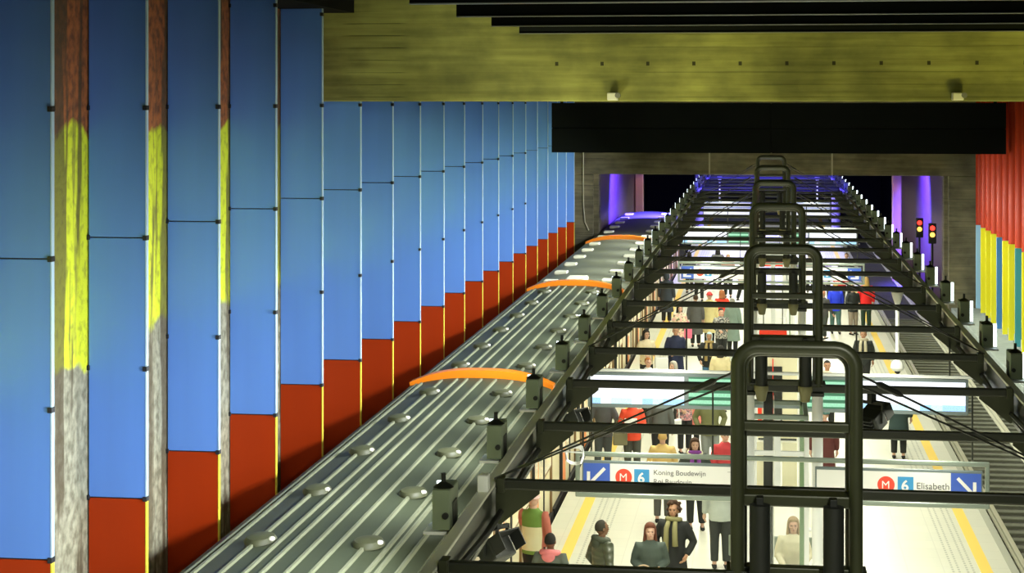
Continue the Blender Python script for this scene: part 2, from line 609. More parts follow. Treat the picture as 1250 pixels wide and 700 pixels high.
def fluted(z0, z1):
    def f():
        n = 8
        poly = [(0.0, 0.06)] + [(0.0 + 0.36 - 0.36 * math.cos(PI * i / n), -0.16 * math.sin(PI * i / n) + 0.0) for i in range(n + 1)] + [(0.72, 0.06)]
        mb = MB()
        A = [mb.bm.verts.new((x, y, z0)) for x, y in poly]
        B = [mb.bm.verts.new((x, y, z1)) for x, y in poly]
        mb.skin([A, B])
        return mb
    return f


for k, (nm, m) in enumerate(RC):
    y = 74.0 - 1.62 * k
    o = thing('wall_fin', 'vermilion wall fin over a %s lower panel, %s from the tunnel mouth' % (nm, ORD[k + 1]), 'wall panel', (8.42, y, 0), 0, 'vermilion fins along the wall beside the empty track')
    put('upper_panel', cached('rf_up', fluted(2.9, 9.8), 'auto'), M_RED2, o)
    put('lower_panel', cached('rf_lo', lambda: MB().box(0, 0, -0.45, 0.72, 0.08, 2.88, 0.006)), m, o, label=nm + ' lower panel')

# ================================================================ BLACK BAFFLES AND THE SECURITY CAMERAS
for k, y in enumerate((31.6, 28.3, 25.0, 21.6)):
    o = thing('ceiling_baffle', 'long black ceiling baffle, %s in front of the concrete beam' % ORD[k + 1], 'ceiling baffle', (0, y, 9.08), 0, 'black baffles under the ceiling')
    put('sheet', cached('baf_l', lambda: MB().box(-4.28, 0, 0, 0.12, 0.12, 1.12, 0.004)), M_BAFFLE, o)
    put('sheet', cached('baf_r', lambda: MB().box(0.14, 0, 0, 9.1, 0.12, 1.12, 0.004)), M_BAFFLE, o)
    put('joint_plate', cached('baf_j', lambda: MB().box(0.05, 0.02, 0.0, 0.21, 0.10, 1.1)), M_BAFFLE, o)
    put('lower_flange', cached('baf_f', lambda: MB().box(-4.28, -0.03, -0.012, 9.1, 0.15, 0.0)), mat('grey_flange_edge', (0.16, 0.17, 0.15), 0.4, 0.3), o)
o = thing('hanging_fascia', 'deep black fascia hanging across the hall behind the concrete beam', 'fascia', (0, 64.0, 6.02))
for x0, x1 in ((-7.5, 0.25), (0.29, 8.3)):
    put('sheet', MB().box(x0, 0, 0, x1, 0.25, 0.86, 0.006).mesh('fascia_lower'), M_BAFFLE, o)
    put('sheet', MB().box(x0, 0, 0.88, x1, 0.25, 1.77, 0.006).mesh('fascia_upper'), M_BAFFLE, o)
put('backing_sheet', MB().box(-7.48, 0.06, 0.02, 8.28, 0.19, 1.75).mesh('fascia_back'), M_BAFFLE, o)
put('hanger', MB().box(-7.2, 0.1, 1.77, -7.1, 0.2, 3.9).mesh('fascia_hanger'), M_BAFFLE, o)
put('hanger', MB().box(7.9, 0.1, 1.77, 8.0, 0.2, 3.9).mesh('fascia_hanger'), M_BAFFLE, o)
for x, lb in ((-2.68, 'small white security camera on the concrete beam above the row of hoops'), (3.42, 'small white security camera on the concrete beam near the vermilion wall')):
    o = thing('security_camera', lb, 'security camera', (x, 32.8, 7.96), 0, 'security cameras on the concrete beam')
    put('mount', cached('cam_m', lambda: MB().box(-0.03, -0.06, -0.05, 0.03, 0.0, 0.05, 0.01)), M_WHITE, o)
    put('housing', cached('cam_h', lambda: MB().box(-0.12, -0.34, -0.07, 0.07, -0.05, 0.07, 0.02)), mat('cream_camera_plastic', (0.75, 0.74, 0.62), 0.4), o)
    put('lens', cached('cam_l', lambda: MB().tube([(0.075, -0.36, 0.02), (0.075, -0.2, 0.02)], 0.05, 12), 'auto'), mat('grey_lens_ring', (0.2, 0.2, 0.17), 0.2), o)
# loose cable on the headwall
tag(put('wall_cable', MB().tube([(-7.45, HW - 0.03, 5.9), (-7.46, HW - 0.03, 4.4), (-7.44, HW - 0.04, 3.4), (-7.38, HW - 0.06, 2.8), (-7.22, HW - 0.06, 2.45)], 0.025, 6).mesh('wall_cable', 'auto'), mat('pale_cable', (0.6, 0.58, 0.42), 0.5)), 'pale loose cable hanging down the headwall beside the blue fins', 'cable')

# ================================================================ TRACKS
for nm, x in (('far', 6.5), ('near', 4.95)):
    tag(put('rail', MB().box(x - 0.05, 5, -1.05, x + 0.05, 137, -1.0, 0.008).box(x - 0.012, 5, -1.14, x + 0.012, 137, -1.05).box(x - 0.07, 5, -1.165, x + 0.07, 137, -1.14).mesh('rail_' + nm), M_RAIL),
        'worn steel running rail of the empty track, ' + ('beside the platform edge' if nm == 'near' else 'on the side of the vermilion wall'), 'rail')
tag(put('conductor_rail', MB().box(7.25, 5, -0.98, 7.40, 137, -0.86, 0.02).box(7.30, 5, -1.2, 7.35, 137, -0.98).mesh('conductor_rail'), mat('brown_rail_cover', (0.16, 0.12, 0.06), 0.6)), 'brown covered conductor rail beyond the rails of the empty track', 'rail')
sl = cached('sleeper', lambda: MB().box(-1.25, -0.13, 0, 1.25, 0.13, 0.16, 0.015))
for i in range(84):
    tag(put('railway_sleeper', sl, M_SLEEPER, loc=(5.73, 22 + 0.65 * i, -1.325)), 'dark concrete sleeper lying under the rails of the empty track', 'sleeper', 'sleepers of the empty track')

# ================================================================ THE TRAIN
def arch(w, z0, zc, n=14):
    pts = []
    for i in range(n + 1):
        t = -1 + 2 * i / n
        pts.append((w * t, zc - (zc - z0) * (abs(t) ** 2.6)))
    return pts


def roof_sheet(L):
    def f():
        mb = MB()
        pr = arch(1.40, 2.27, 2.46, 22)
        pr = [(-1.42, 1.95)] + pr + [(1.42, 1.95)]
        A = [mb.bm.verts.new((x, 0, z)) for x, z in pr]
        B = [mb.bm.verts.new((x, L, z)) for x, z in pr]
        mb.skin([A, B])
        return mb
    return f


def rib(x):
    z = 2.46 - (2.46 - 2.27) * (abs(x / 1.40) ** 2.6)
    return lambda: MB().prism([(x - 0.028, z - 0.02), (x - 0.018, z + 0.035), (x + 0.018, z + 0.035), (x + 0.028, z - 0.02)], 0.25, 17.35)


def vent():
    return MB().lathe([(0.20, 0), (0.20, 0.03), (0.17, 0.075), (0.10, 0.095), (0.02, 0.10)], 18)


def end_band():
    mb = MB()
    o_ = arch(1.43, 2.33, 2.60, 20)
    i_ = arch(1.39, 2.10, 2.40, 20)
    ring = [(-1.47, 1.2)] + o_ + [(1.47, 1.2), (1.40, 1.2)] + list(reversed(i_)) + [(-1.40, 1.2)]
    n = len(o_)
    A = [mb.bm.verts.new((x, -0.02, z)) for x, z in o_]
    B = [mb.bm.verts.new((x, -0.02, z)) for x, z in i_]
    C = [mb.bm.verts.new((x, 0.30, z)) for x, z in o_]
    D = [mb.bm.verts.new((x, 0.30, z)) for x, z in i_]
    for j in range(n - 1):
        for P, Q in ((A, B), (C, A), (D, C), (B, D)):
            mb.bm.faces.new((P[j], P[j + 1], Q[j + 1], Q[j]))
    mb.bm.faces.new((A[0], B[0], D[0], C[0]))
    mb.bm.faces.new((A[-1], B[-1], D[-1], C[-1]))
    return mb


CARX, CARL = -5.48, 17.6
NM = ['front', 'second', 'third', 'last']
for c in range(4):
    y0 = 17.2 + 17.7 * c
    lb = ['silver-green metro carriage with a ribbed roof, nearest of the train',
          'metro carriage with orange end band and ribbed roof behind the nearest one',
          'metro carriage with a plain roof entering from the tunnel mouth',
          'dark-roofed metro carriage standing inside the tunnel'][c]
    o = thing('metro_carriage', lb, 'train', (CARX, y0, 0), 0, 'carriages of the metro train')
    put('body_shell', cached('car_body', lambda: MB().box(-1.41, 0.1, -0.9, 1.38, CARL, 2.05, 0.03)), M_TRAIN, o)
    put('roof', cached('car_roof', roof_sheet(CARL), 'auto'), (M_ROOF, M_ROOF, M_ROOF3, M_ROOF2)[c], o)
    if c < 2:
        for x in (-1.22, -1.12, -0.72, -0.42, -0.22, 0.06, 0.34, 0.66, 0.92, 1.02, 1.22):
            put('roof_rib', cached('rib%.2f' % x, rib(x)), M_RIB, o)
    if c:
        put('end_band', cached('car_band', end_band, 'auto'), M_ORANGE, o, label='orange end band')
    for i in range(6):
        for x in (-0.68, 0.68):
            z = 2.43
            if c < 2:
                v = put('roof_vent', cached('vent', vent, 'auto'), M_VENT, o, (x, 1.6 + 2.85 * i, z), scale=(1, 1.35, 1))
                put('vent_cap', cached('vent_cap', lambda: MB().ball((0, 0, 0), 0.045, 0.045, 0.03, 10, 6), 'full'), mat('pale_cap', (0.75, 0.74, 0.6), 0.4), v, (0.16, -0.06, 0.06))
            else:
                put('roof_vent', cached('vent_box', lambda: MB().box(-0.2, -0.28, 0, 0.2, 0.28, 0.1, 0.03)), mat('pale_vent', (0.62, 0.62, 0.46), 0.4), o, (x * 1.25, 1.2 + 2.85 * i + (0.5 if x > 0 else 0), 2.39))
    if c == 2:
        put('roof_hatch', MB().box(-0.35, 0.5, 2.43, 0.25, 1.6, 2.6, 0.05).mesh('roof_hatch'), mat('pale_vent', (0.62, 0.62, 0.46), 0.4), o)
    # platform side: doors and windows
    X = 1.38
    for d in range(4):
        yd = 2.2 + 4.4 * d
        for s in (0, 1):
            dr = put('door', cached('car_door%d' % s, lambda: MB().box(X - 0.02, 0, -0.05, X + 0.045, 0.66, 1.93, 0.012)), M_ORANGE if s == 0 else M_TRAIN, o, (0, yd + 0.68 * s - 0.68, 0), label='orange door leaf' if s == 0 else None)
            put('door_window', cached('car_dwin', lambda: MB().box(X + 0.03, 0.14, 0.75, X + 0.052, 0.52, 1.7, 0.008)), M_GLASSLIT, dr)
        for s in (-0.76, 0.7):
            put('door_post', cached('car_dpost', lambda: MB().box(X - 0.01, 0, -0.05, X + 0.06, 0.09, 1.95, 0.01)), M_RUB, o, (0, yd + s, 0))
        for q in range(2):
            yw = yd + 0.95 + 1.25 * q
            if yw + 1.1 < CARL:
                w = put('window_frame', cached('car_wf', lambda: MB().box(X - 0.01, 0, 0.78, X + 0.03, 1.12, 1.72, 0.01)), M_TRIM, o, (0, yw, 0))
                put('window_pane', cached('car_wp', lambda: MB().box(X + 0.02, 0.07, 0.84, X + 0.036, 1.05, 1.66)), M_GLASSLIT, w)
                put('side_pillar', cached('car_sp', lambda: MB().box(X - 0.01, 0, -0.1, X + 0.04, 0.12, 2.0, 0.01)), M_TRIM, o, (0, yw + 1.12, 0))
    put('sill', cached('car_sill', lambda: MB().box(X - 0.01, 0.1, -0.35, X + 0.06, CARL, -0.1, 0.01)), M_RUB, o)

# ================================================================ THE LIGHTING TRUSS
XL, XR = -2.76, 3.38
for nm, x0, s in (('train', XL, -1), ('empty track', XR, 1)):
    o = thing('truss_chord', 'long dark steel truss chord running above the platform edge beside the ' + nm, 'truss chord', (x0, 0, 3.9))
    # local x runs outward
    def bx(a, z0, b, z1, bev=0.008):
        return MB().box(min(a * s, b * s), 11.8, z0, max(a * s, b * s), 97.5, z1, bev)
    put('web', bx(0.03, -0.36, 0.13, -0.02).mesh('chord_web'), M_STEEL2, o)
    put('upper_flange', bx(0.0, -0.02, 0.11, 0.02).mesh('chord_flange'), M_FLANGE, o, label='pale galvanised upper flange')
    put('lower_flange', bx(-0.02, -0.42, 0.22, -0.37).mesh('chord_lflange'), M_STEEL, o)
    put('cable_bundle', MB().tube([(-s * 0.04 + 0.02 * math.sin(i * 1.7), 11.8 + 1.5 * i, -0.28 + 0.03 * math.cos(i * 2.3)) for i in range(58)], 0.035, 6).mesh('chord_cable', 'auto'), M_WIRE, o)

for i, y in enumerate(BEAM_Y):
    o = thing('cross_beam', 'dark steel cross beam of the truss above the platform, %s up from the picture\'s bottom edge' % ORD[i + 1], 'beam', (0, y, 3.9), 0, 'cross beams of the lighting truss')
    put('tube', cached('cb_tube', lambda: MB().box(XL, -0.05, -0.055, XR, 0.05, 0.055, 0.02)), M_STEEL2, o)
    for x, s in ((XL, 1), (XR, -1)):
        put('gusset', cached('cb_gus%d' % s, lambda: MB().prism([(x, -0.40), (x + 0.05 * s, -0.42), (x + 0.46 * s, -0.09), (x + 0.46 * s, -0.05), (x, -0.05)], -0.02, 0.02)), M_STEEL, o)
        put('bolt_plate', cached('cb_bp%d' % s, lambda: MB().box(min(x + 0.02 * s, x + 0.10 * s), -0.09, -0.075, max(x + 0.02 * s, x + 0.10 * s), 0.09, 0.075, 0.01)), M_STEEL, o)


def hoop(w, h, r, rad):
    pts = [(-w, 0, -0.02), (-w, 0, h - rad)]
    for k in range(1, 7):
        t = PI / 2 * k / 6
        pts.append((-w + rad - rad * math.cos(t), 0, h - rad + rad * math.sin(t)))
    pts += [(-x, y, z) for x, y, z in reversed(pts)]
    return lambda: MB().tube(pts, r, 14)


def lamp_tube():
    return MB().lathe([(0.085, 0.12), (0.085, 0.72)], 18)


def lamp_cone():
    return MB().lathe([(0.045, -0.10), (0.06, -0.09), (0.085, 0.03), (0.10, 0.05), (0.10, 0.12)], 18)


for i, y in enumerate(FRAME_Y):
    o = thing('portal_hoop', 'round-cornered dark tubular hoop on the truss, %s counting up from the bottom' % ORD[i + 1], 'steel hoop', (0.27, y, 3.96), 0, 'tubular hoops standing on the truss')
    for dy in (-0.07, 0.16):
        put('hoop_tube', cached('hoop%.2f' % dy, hoop(0.485 + (0.0 if dy < 0 else -0.02), 1.885 + (0.0 if dy < 0 else -0.05), 0.058, 0.17), 'auto'), M_STEEL, o, (0, dy, 0))
    put('cross_bar', cached('hp_bar', lambda: MB().box(-0.44, -0.06, 1.18, 0.44, 0.03, 1.26, 0.015)), M_STEEL, o)
    put('cross_bar', cached('hp_bar2', lambda: MB().box(-0.44, -0.09, 0.56, 0.44, 0.14, 0.66, 0.015)), M_STEEL, o)
    put('cross_bar', cached('hp_bar3', lambda: MB().box(-0.44, -0.06, -0.02, 0.44, 0.06, 0.05, 0.01)), M_STEEL, o)
    for x in (-0.48, 0.48):
        put('foot_plate', cached('hp_foot', lambda: MB().box(-0.1, -0.12, -0.01, 0.1, 0.21, 0.02, 0.005)), M_STEEL2, o, (x, 0, 0))
    for s, nm in ((-1, 'train'), (1, 'empty track')):
        l = thing('spot_lamp', 'black tubular lamp inside the %s hoop, on the side of the %s' % (ORD[i + 1], nm), 'lamp', (0.27 + 0.30 * s, y - 0.20, 3.84), 0, 'tubular lamps hung in the hoops')
        put('tube', cached('lamp_tube', lamp_tube, 'auto'), M_BLACK, l)
        put('cone', cached('lamp_cone', lamp_cone, 'auto'), M_OLIVE, l)
        put('stem', cached('lamp_stem', lambda: MB().box(-0.03, 0.0, 0.715, 0.03, 0.108, 0.775, 0.005)), M_BLACK, l)
        # guy wire from the hoop's shoulder back to the chord
        g = thing('guy_wire', 'thin black guy wire from the %s hoop towards the %s' % (ORD[i + 1], nm), 'wire', (0, 0, 0), 0, 'guy wires bracing the hoops')
        a = Vector((0.27 + 0.50 * s, y + 0.05, 5.62))
        b = Vector((XL if s < 0 else XR, y + 3.30, 3.97))
        for dz in (0, 0.09):
            a2 = a - Vector((0, 0, dz))
            put('wire', MB().tube([a2, b], 0.010, 6).mesh('guy'), M_WIRE, g)
        d = (b - a).normalized()
        put('turnbuckle', MB().tube([a + d * 0.3, a + d * 0.36, a + d * 0.62, a + d * 0.7], [0.012, 0.03, 0.03, 0.012], 8).mesh('turnbuckle', 'auto'), M_WIRE, g)
    for s, nm in ((-1, 'train'), (1, 'empty track')):
        c = thing('support_post', 'round white post under the %s hoop, on the side of the %s' % (ORD[i + 1], nm), 'post', (0.27 + 0.47 * s, y, 0), 0, 'white posts carrying the truss')
        put('shaft', cached('post', lambda: MB().lathe([(0.075, 0.03), (0.075, 3.80)], 18), 'auto'), M_WHITE, c)
        put('base_plate', cached('post_b', lambda: MB().lathe([(0.15, 0.0), (0.15, 0.03), (0.08, 0.05)], 18)), M_WHITE, c)
        put('top_plate', cached('post_t', lambda: MB().box(-0.09, -0.09, 3.80, 0.09, 0.09, 3.845)), M_STEEL2, c)

# light boxes along both chords
for i, y in enumerate(BOX_Y):
    for s, nm, x in ((-1, 'train', XL - 0.15), (1, 'empty track', XR + 0.15)):
        o = thing('light_box', 'grey box light fitting on the truss chord beside the %s, %s from the bottom' % (nm, ORD[i + 1]), 'light fitting', (x, y, 3.84), 0, 'box lights on the chord beside the ' + nm)
        k = str(s)
        put('housing', cached('lb_h' + k, lambda: MB().box(min(0.0, s * 0.17), -0.24, 0.02, max(0.0, s * 0.17), 0.24, 0.40, 0.012)), M_BOX, o)
        put('cap', cached('lb_c' + k, lambda: MB().lathe([(0.10, 0.40), (0.06, 0.43), (0.022, 0.45), (0.022, 0.53)], 10, (s * 0.085, -0.1, 0)), 'auto'), M_BLACK, o)
        put('bracket', cached('lb_b' + k, lambda: MB().box(min(-s * 0.008, s * 0.02), -0.1, -0.05, max(-s * 0.008, s * 0.02), 0.12, 0.26, 0.01)), M_BLACK, o)
        put('knob', cached('lb_k' + k, lambda: MB().tube([(s * 0.04, -0.275, 0.16), (s * 0.04, -0.235, 0.16)], 0.03, 10)), M_BLACK, o)
        ty, tx = (-0.12, 0.215) if s > 0 else (0.16, 0.172)
        put('tube', cached('lb_t' + k, lambda: MB().tube([(s * tx, ty, 0.03), (s * tx, ty, 0.40)], 0.026, 10)), M_TUBE, o, label='lit fluorescent tube')
        put('reflector', cached('lb_r' + k, lambda: MB().box(min(s * 0.03, s * 0.26), -0.22, -0.03, max(s * 0.03, s * 0.26), 0.18, 0.0, 0.006)), M_WHITE, o)


def floodlight(loc, rz, tilt, lb):
    o = thing('floodlight', lb, 'floodlight', loc, rz, 'black floodlights clamped to the truss')
    put('yoke', cached('fl_y', lambda: MB().box(-0.2, -0.02, -0.26, -0.17, 0.02, 0.0).box(0.17, -0.02, -0.26, 0.2, 0.02, 0.0).box(-0.2, -0.02, -0.02, 0.2, 0.02, 0.02)), M_BLACK, o)
    h = put('housing', cached('fl_h', lambda: MB().box(-0.165, -0.13, -0.12, 0.165, 0.12, 0.12, 0.03)), M_BLACK, o, (0, 0, -0.24), (tilt, 0, 0))
    put('visor', cached('fl_v', lambda: MB().box(-0.16, -0.30, 0.09, 0.16, -0.13, 0.105).box(-0.16, -0.30, -0.09, -0.15, -0.13, 0.1).box(0.15, -0.30, -0.09, 0.16, -0.13, 0.1)), M_BLACK, h)
    put('fins', cached('fl_f', lambda: (lambda mb: [mb.box(-0.12, 0.11, -0.09 + 0.06 * q, 0.12, 0.17, -0.07 + 0.06 * q) for q in range(4)] and mb)(MB())), M_BLACK, h)
    put('clamp', cached('fl_c', lambda: MB().box(-0.04, -0.06, 0.0, 0.04, 0.06, 0.13, 0.01)), M_BLACK, o)


floodlight((-2.84, 26.6, 3.345), R(55), R(-30), 'black floodlight under the chord beside the lit departure screen')
floodlight((-2.82, 18.95, 3.345), R(55), R(-35), 'black floodlight under the chord above the train door, lowest one')
floodlight((1.48, 25.36, 3.71), R(140), R(-30), 'black floodlight beside the lowest hoop shoulder above the platform screen')
tag(put('junction_box', MB().box(-2.875, 18.05, 3.915, -2.765, 18.2, 4.09, 0.015).mesh('junction_box'), M_WHITE), 'small white junction box on the chord above the train door', 'junction box')
cl = [(-2.74, 22.3, 3.462), (-2.5, 22.32, 3.52)]
for k in range(26):
    t = k * 0.62
    cl.append((-2.33 + 0.11 * math.cos(t), 22.35 + 0.05 * math.sin(3 * t), 3.50 + 0.12 * math.sin(t) - 0.002 * k))
tag(put('cable_coil', MB().tube(cl, 0.012, 6).mesh('cable_coil', 'auto'), M_WHITE), 'coil of white cable hanging at the chord over the orange train door', 'cable')

# ================================================================ PENDANT LAMPS
for x, y, lb in ((2.80, 38.8, 'white funnel-topped pendant lamp hanging over the empty platform edge'), (-2.3, 96.0, 'white pendant lamp far down the platform on the train side'), (2.8, 96.0, 'white pendant lamp far down the platform on the empty track side')):
    o = thing('pendant_lamp', lb, 'lamp', (x, y, 3.84), 0, 'white pendant lamps')
    put('canopy', cached('pl_c', lambda: MB().lathe([(0.02, -0.30), (0.05, -0.27), (0.13, -0.02), (0.13, 0.0)], 16), 'auto'), M_WHITE, o)
    put('rod', cached('pl_r', lambda: MB().lathe([(0.04, -1.45), (0.04, -0.25)], 12), 'auto'), M_WHITE, o)
    put('lamp_shade', cached('pl_s', lambda: MB().lathe([(0.10, -1.66), (0.145, -1.60), (0.13, -1.50), (0.05, -1.43)], 18), 'auto'), M_WHITE, o)
    put('bulb', cached('pl_b', lambda: MB().ball((0, 0, -1.68), 0.06, 0.06, 0.05, 12, 8), 'full'), M_BLACK, o)

# ================================================================ SIGNS AND SCREENS
M_SBLUE = mat('sign_blue', (0.035, 0.09, 0.42), 0.4, emit=(0.10, 0.20, 0.75), estr=0.12)
M_SWHITE = mat('sign_white', (0.86, 0.86, 0.84), 0.4)
M_SRED = mat('sign_red', (0.80, 0.06, 0.03), 0.4)
M_SCYAN = mat('sign_line_blue', (0.04, 0.28, 0.60), 0.4)
M_INK = mat('sign_grey_ink', (0.10, 0.10, 0.11), 0.5)


def screen_mat():
    g = G('lit_departure_screen')
    x, y, z = g.xyz('Generated')
    tc = g.n('TexCoord')
    mp = g.n('Mapping')
    mp.inputs['Scale'].default_value = (9, 1, 1.0)
    g.l(tc.outputs['Generated'], mp.inputs[0])
    w = g.n('TexWhiteNoise')
    w.noise_dimensions = '1D'
    fl = g.math('FLOOR', g.math('MULTIPLY', x, 9.0))
    g.l(fl, w.inputs['W'])
    row = g.mix(g.step(w.outputs['Value'], 0.45, 0.5), (0.85, 0.95, 0.98), (0.35, 0.62, 0.90))
    row = g.mix(g.step(w.outputs['Value'], 0.7, 0.72), row, (0.55, 0.85, 0.86))
    tx = g.math('GREATER_THAN', g.noise(60, 2, (4, 1, 0.6), 'Generated'), 0.62)
    row = g.mix(g.math('MULTIPLY', tx, 0.7), row, (0.05, 0.10, 0.3))
    inrow = g.math('LESS_THAN', z, 0.21)
    body = (0.90, 0.93, 1.0)
    tline = g.math('MULTIPLY', g.math('LESS_THAN', g.math('ABSOLUTE', g.math('SUBTRACT', z, 0.40)), 0.025), g.math('GREATER_THAN', g.noise(40, 2, (3, 1, 1), 'Generated'), 0.6))
    b2 = g.mix(g.math('MULTIPLY', tline, 0.5), body, (0.3, 0.35, 0.6))
    c = g.mix(inrow, b2, row)
    g.b.inputs['Base Color'].default_value = (0.02, 0.02, 0.03, 1)
    g.l(c, g.b.inputs['Emission Color'])
    g.b.inputs['Emission Strength'].default_value = 1.5
    return g.m


def green_mat():
    g = G('green_text_board')
    x, y, z = g.xyz('Generated')
    s = g.math('FRACT', g.math('MULTIPLY', z, 4.0))
    on = g.math('LESS_THAN', g.math('ABSOLUTE', g.math('SUBTRACT', s, 0.5)), 0.27)
    tx = g.noise(30, 3, (5, 1, 0.3), 'Generated')
    c = g.mix(on, (0.02, 0.14, 0.07), g.mix(g.step(tx, 0.3, 0.6), (0.22, 0.62, 0.36), (0.42, 0.85, 0.58)))
    g.b.inputs['Base Color'].default_value = (0.02, 0.05, 0.03, 1)
    g.l(c, g.b.inputs['Emission Color'])
    g.b.inputs['Emission Strength'].default_value = 1.05
    return g.m


M_SCREEN, M_LED = screen_mat(), green_mat()
M_SFRAME = mat('blue_grey_screen_frame', (0.15, 0.19, 0.20), 0.4)


def txt(s, size, m, parent, x, y, z, bold=False):
    return put('lettering', text_mesh(s, size, 0.002, bold), m, parent, (x, y, z), (PI / 2, 0, 0))


def arrow_mb(s):
    """a broad down-and-outward arrow in (x, z), one half metre square"""
    mb = MB()
    def bar(p, q, w):
        p, q = Vector(p), Vector(q)
        d = (q - p).normalized()
        n = Vector((-d.y, d.x)) * w / 2
        return [(p + n), (q + n), (q - n), (p - n)]
    for p, q in (((-0.11 * s, 0.12), (0.11 * s, -0.11)), ((0.115 * s, 0.07), (0.115 * s, -0.135)), ((-0.10 * s, -0.115), (0.135 * s, -0.115))):
        poly = [(v.x, v.y) for v in bar(p, q, 0.045)]
        mb.prism(poly, -0.004, 0.0)
    return mb


def direction_sign(y, zt, first):
    wh = 'nearest' if first else 'far'
    o = thing('sign_gantry', 'grey tubular frame for direction signs between white posts, ' + ('in front of the lit screens' if first else 'beyond the lit screens'), 'sign frame', (0.2, y, zt), 0, 'frames of the direction signs')
    fr = MB()
    W0, W1 = -2.80, 2.83
    for z in (0.0, -0.57):
        put('rail', MB().box(W0, -0.03, z - 0.03, W1, 0.03, z + 0.03, 0.012).mesh('sign_rail'), M_GREY, o)
        put('rail', MB().box(W0 + 0.03, 0.05, z - 0.05, W1 - 0.03, 0.08, z - 0.02, 0.008).mesh('sign_rail_inner'), M_FLANGE, o)
    for x in (W0 + 0.03, W1 - 0.03):
        put('upright', MB().box(x - 0.03, -0.029, -0.57, x + 0.03, 0.029, 0.0, 0.012).mesh('sign_upright'), M_GREY, o)
    for x in (W0 + 0.2, W1 - 0.2, -0.9, 0.95):
        put('hanger', MB().box(x - 0.012, 0.23, 0.0, x + 0.012, 0.255, 3.843 - zt).box(x - 0.012, 0.02, -0.012, x + 0.012, 0.255, 0.012).mesh('sign_hanger'), M_STEEL2, o)
    for sd in (-1, 1):
        if sd < 0:
            lb = 'white direction sign with blue arrow to the train side, ' + ('reading Koning Boudewijn' if first else 'farther along the platform')
        else:
            lb = 'white direction sign with blue arrow to the empty track, ' + ('reading Elisabeth' if first else 'farther along the platform')
        p = thing('direction_sign', lb, 'sign', (0.2, y - 0.02, zt), 0, 'direction signs over the platform')
        a, b = (W0 + 0.10, -0.45) if sd < 0 else (0.50, W1 - 0.10)
        put('board', MB().box(a, -0.055, -0.50, b, 0.0, -0.08, 0.008).mesh('sign_board'), M_SFRAME, p)
        ab = (a + 0.02, a + 0.39) if sd < 0 else (b - 0.42, b - 0.02)
        ww = (ab[1], b - 0.02) if sd < 0 else (a + 0.02, ab[0])
        put('white_field', MB().box(ww[0], -0.062, -0.485, ww[1], -0.05, -0.115).mesh('sign_white'), M_SWHITE, p)
        put('blue_field', MB().box(ab[0], -0.062, -0.485, ab[1], -0.05, -0.115, 0.0).mesh('sign_blue'), M_SBLUE, p, label='blue arrow field')
        put('arrow', cached('arrow%d' % sd, lambda: arrow_mb(sd)), M_SWHITE, p, ((ab[0] + ab[1]) / 2, -0.062, -0.30))
        if sd < 0:
            xm, x6, xt = ab[1] + 0.19, ab[1] + 0.44, ab[1] + 0.60
            lines = [('Koning Boudewijn', 0.098, -0.25), ('Roi Baudouin', 0.098, -0.375)]
        else:
            xm, x6, xt = ab[0] - 0.86, ab[0] - 0.60, ab[0] - 0.46
            lines = [('Elisabeth', 0.125, -0.34)]
        put('line_disc', cached('disc', lambda: MB().tube([(0, -0.004, 0), (0, 0, 0)], 0.115, 32)), M_SRED, p, (xm, -0.062, -0.295))
        t = text_mesh('M', 0.15, 0.002)
        put('lettering', t, M_SWHITE, p, (xm - 0.064, -0.068, -0.295 - 0.052), (PI / 2, 0, 0))
        put('line_square', cached('sq', lambda: MB().box(-0.105, -0.004, -0.115, 0.105, 0, 0.115)), M_SCYAN, p, (x6, -0.062, -0.295))
        put('lettering', text_mesh('6', 0.20, 0.002, True), M_SWHITE, p, (x6 - 0.058, -0.068, -0.295 - 0.072), (PI / 2, 0, 0))
        for s, sz, z in lines:
            txt(s, sz, M_INK, p, xt, -0.064, z)
        if sd < 0 and first:
            put('thin_rule', MB().box(xt + 1.02, -0.064, -0.19, b - 0.04, -0.06, -0.18).mesh('rule'), mat('grey_print', (0.5, 0.5, 0.5), 0.5), p)
            put('small_mark', MB().box(xt + 1.08, -0.064, -0.36, xt + 1.11, -0.06, -0.24).box(xt + 1.13, -0.064, -0.36, xt + 1.15, -0.06, -0.27).mesh('mark'), mat('red_print', (0.7, 0.25, 0.2), 0.5), p)


direction_sign(25.05, 2.96, True)
direction_sign(55.4, 2.92, False)


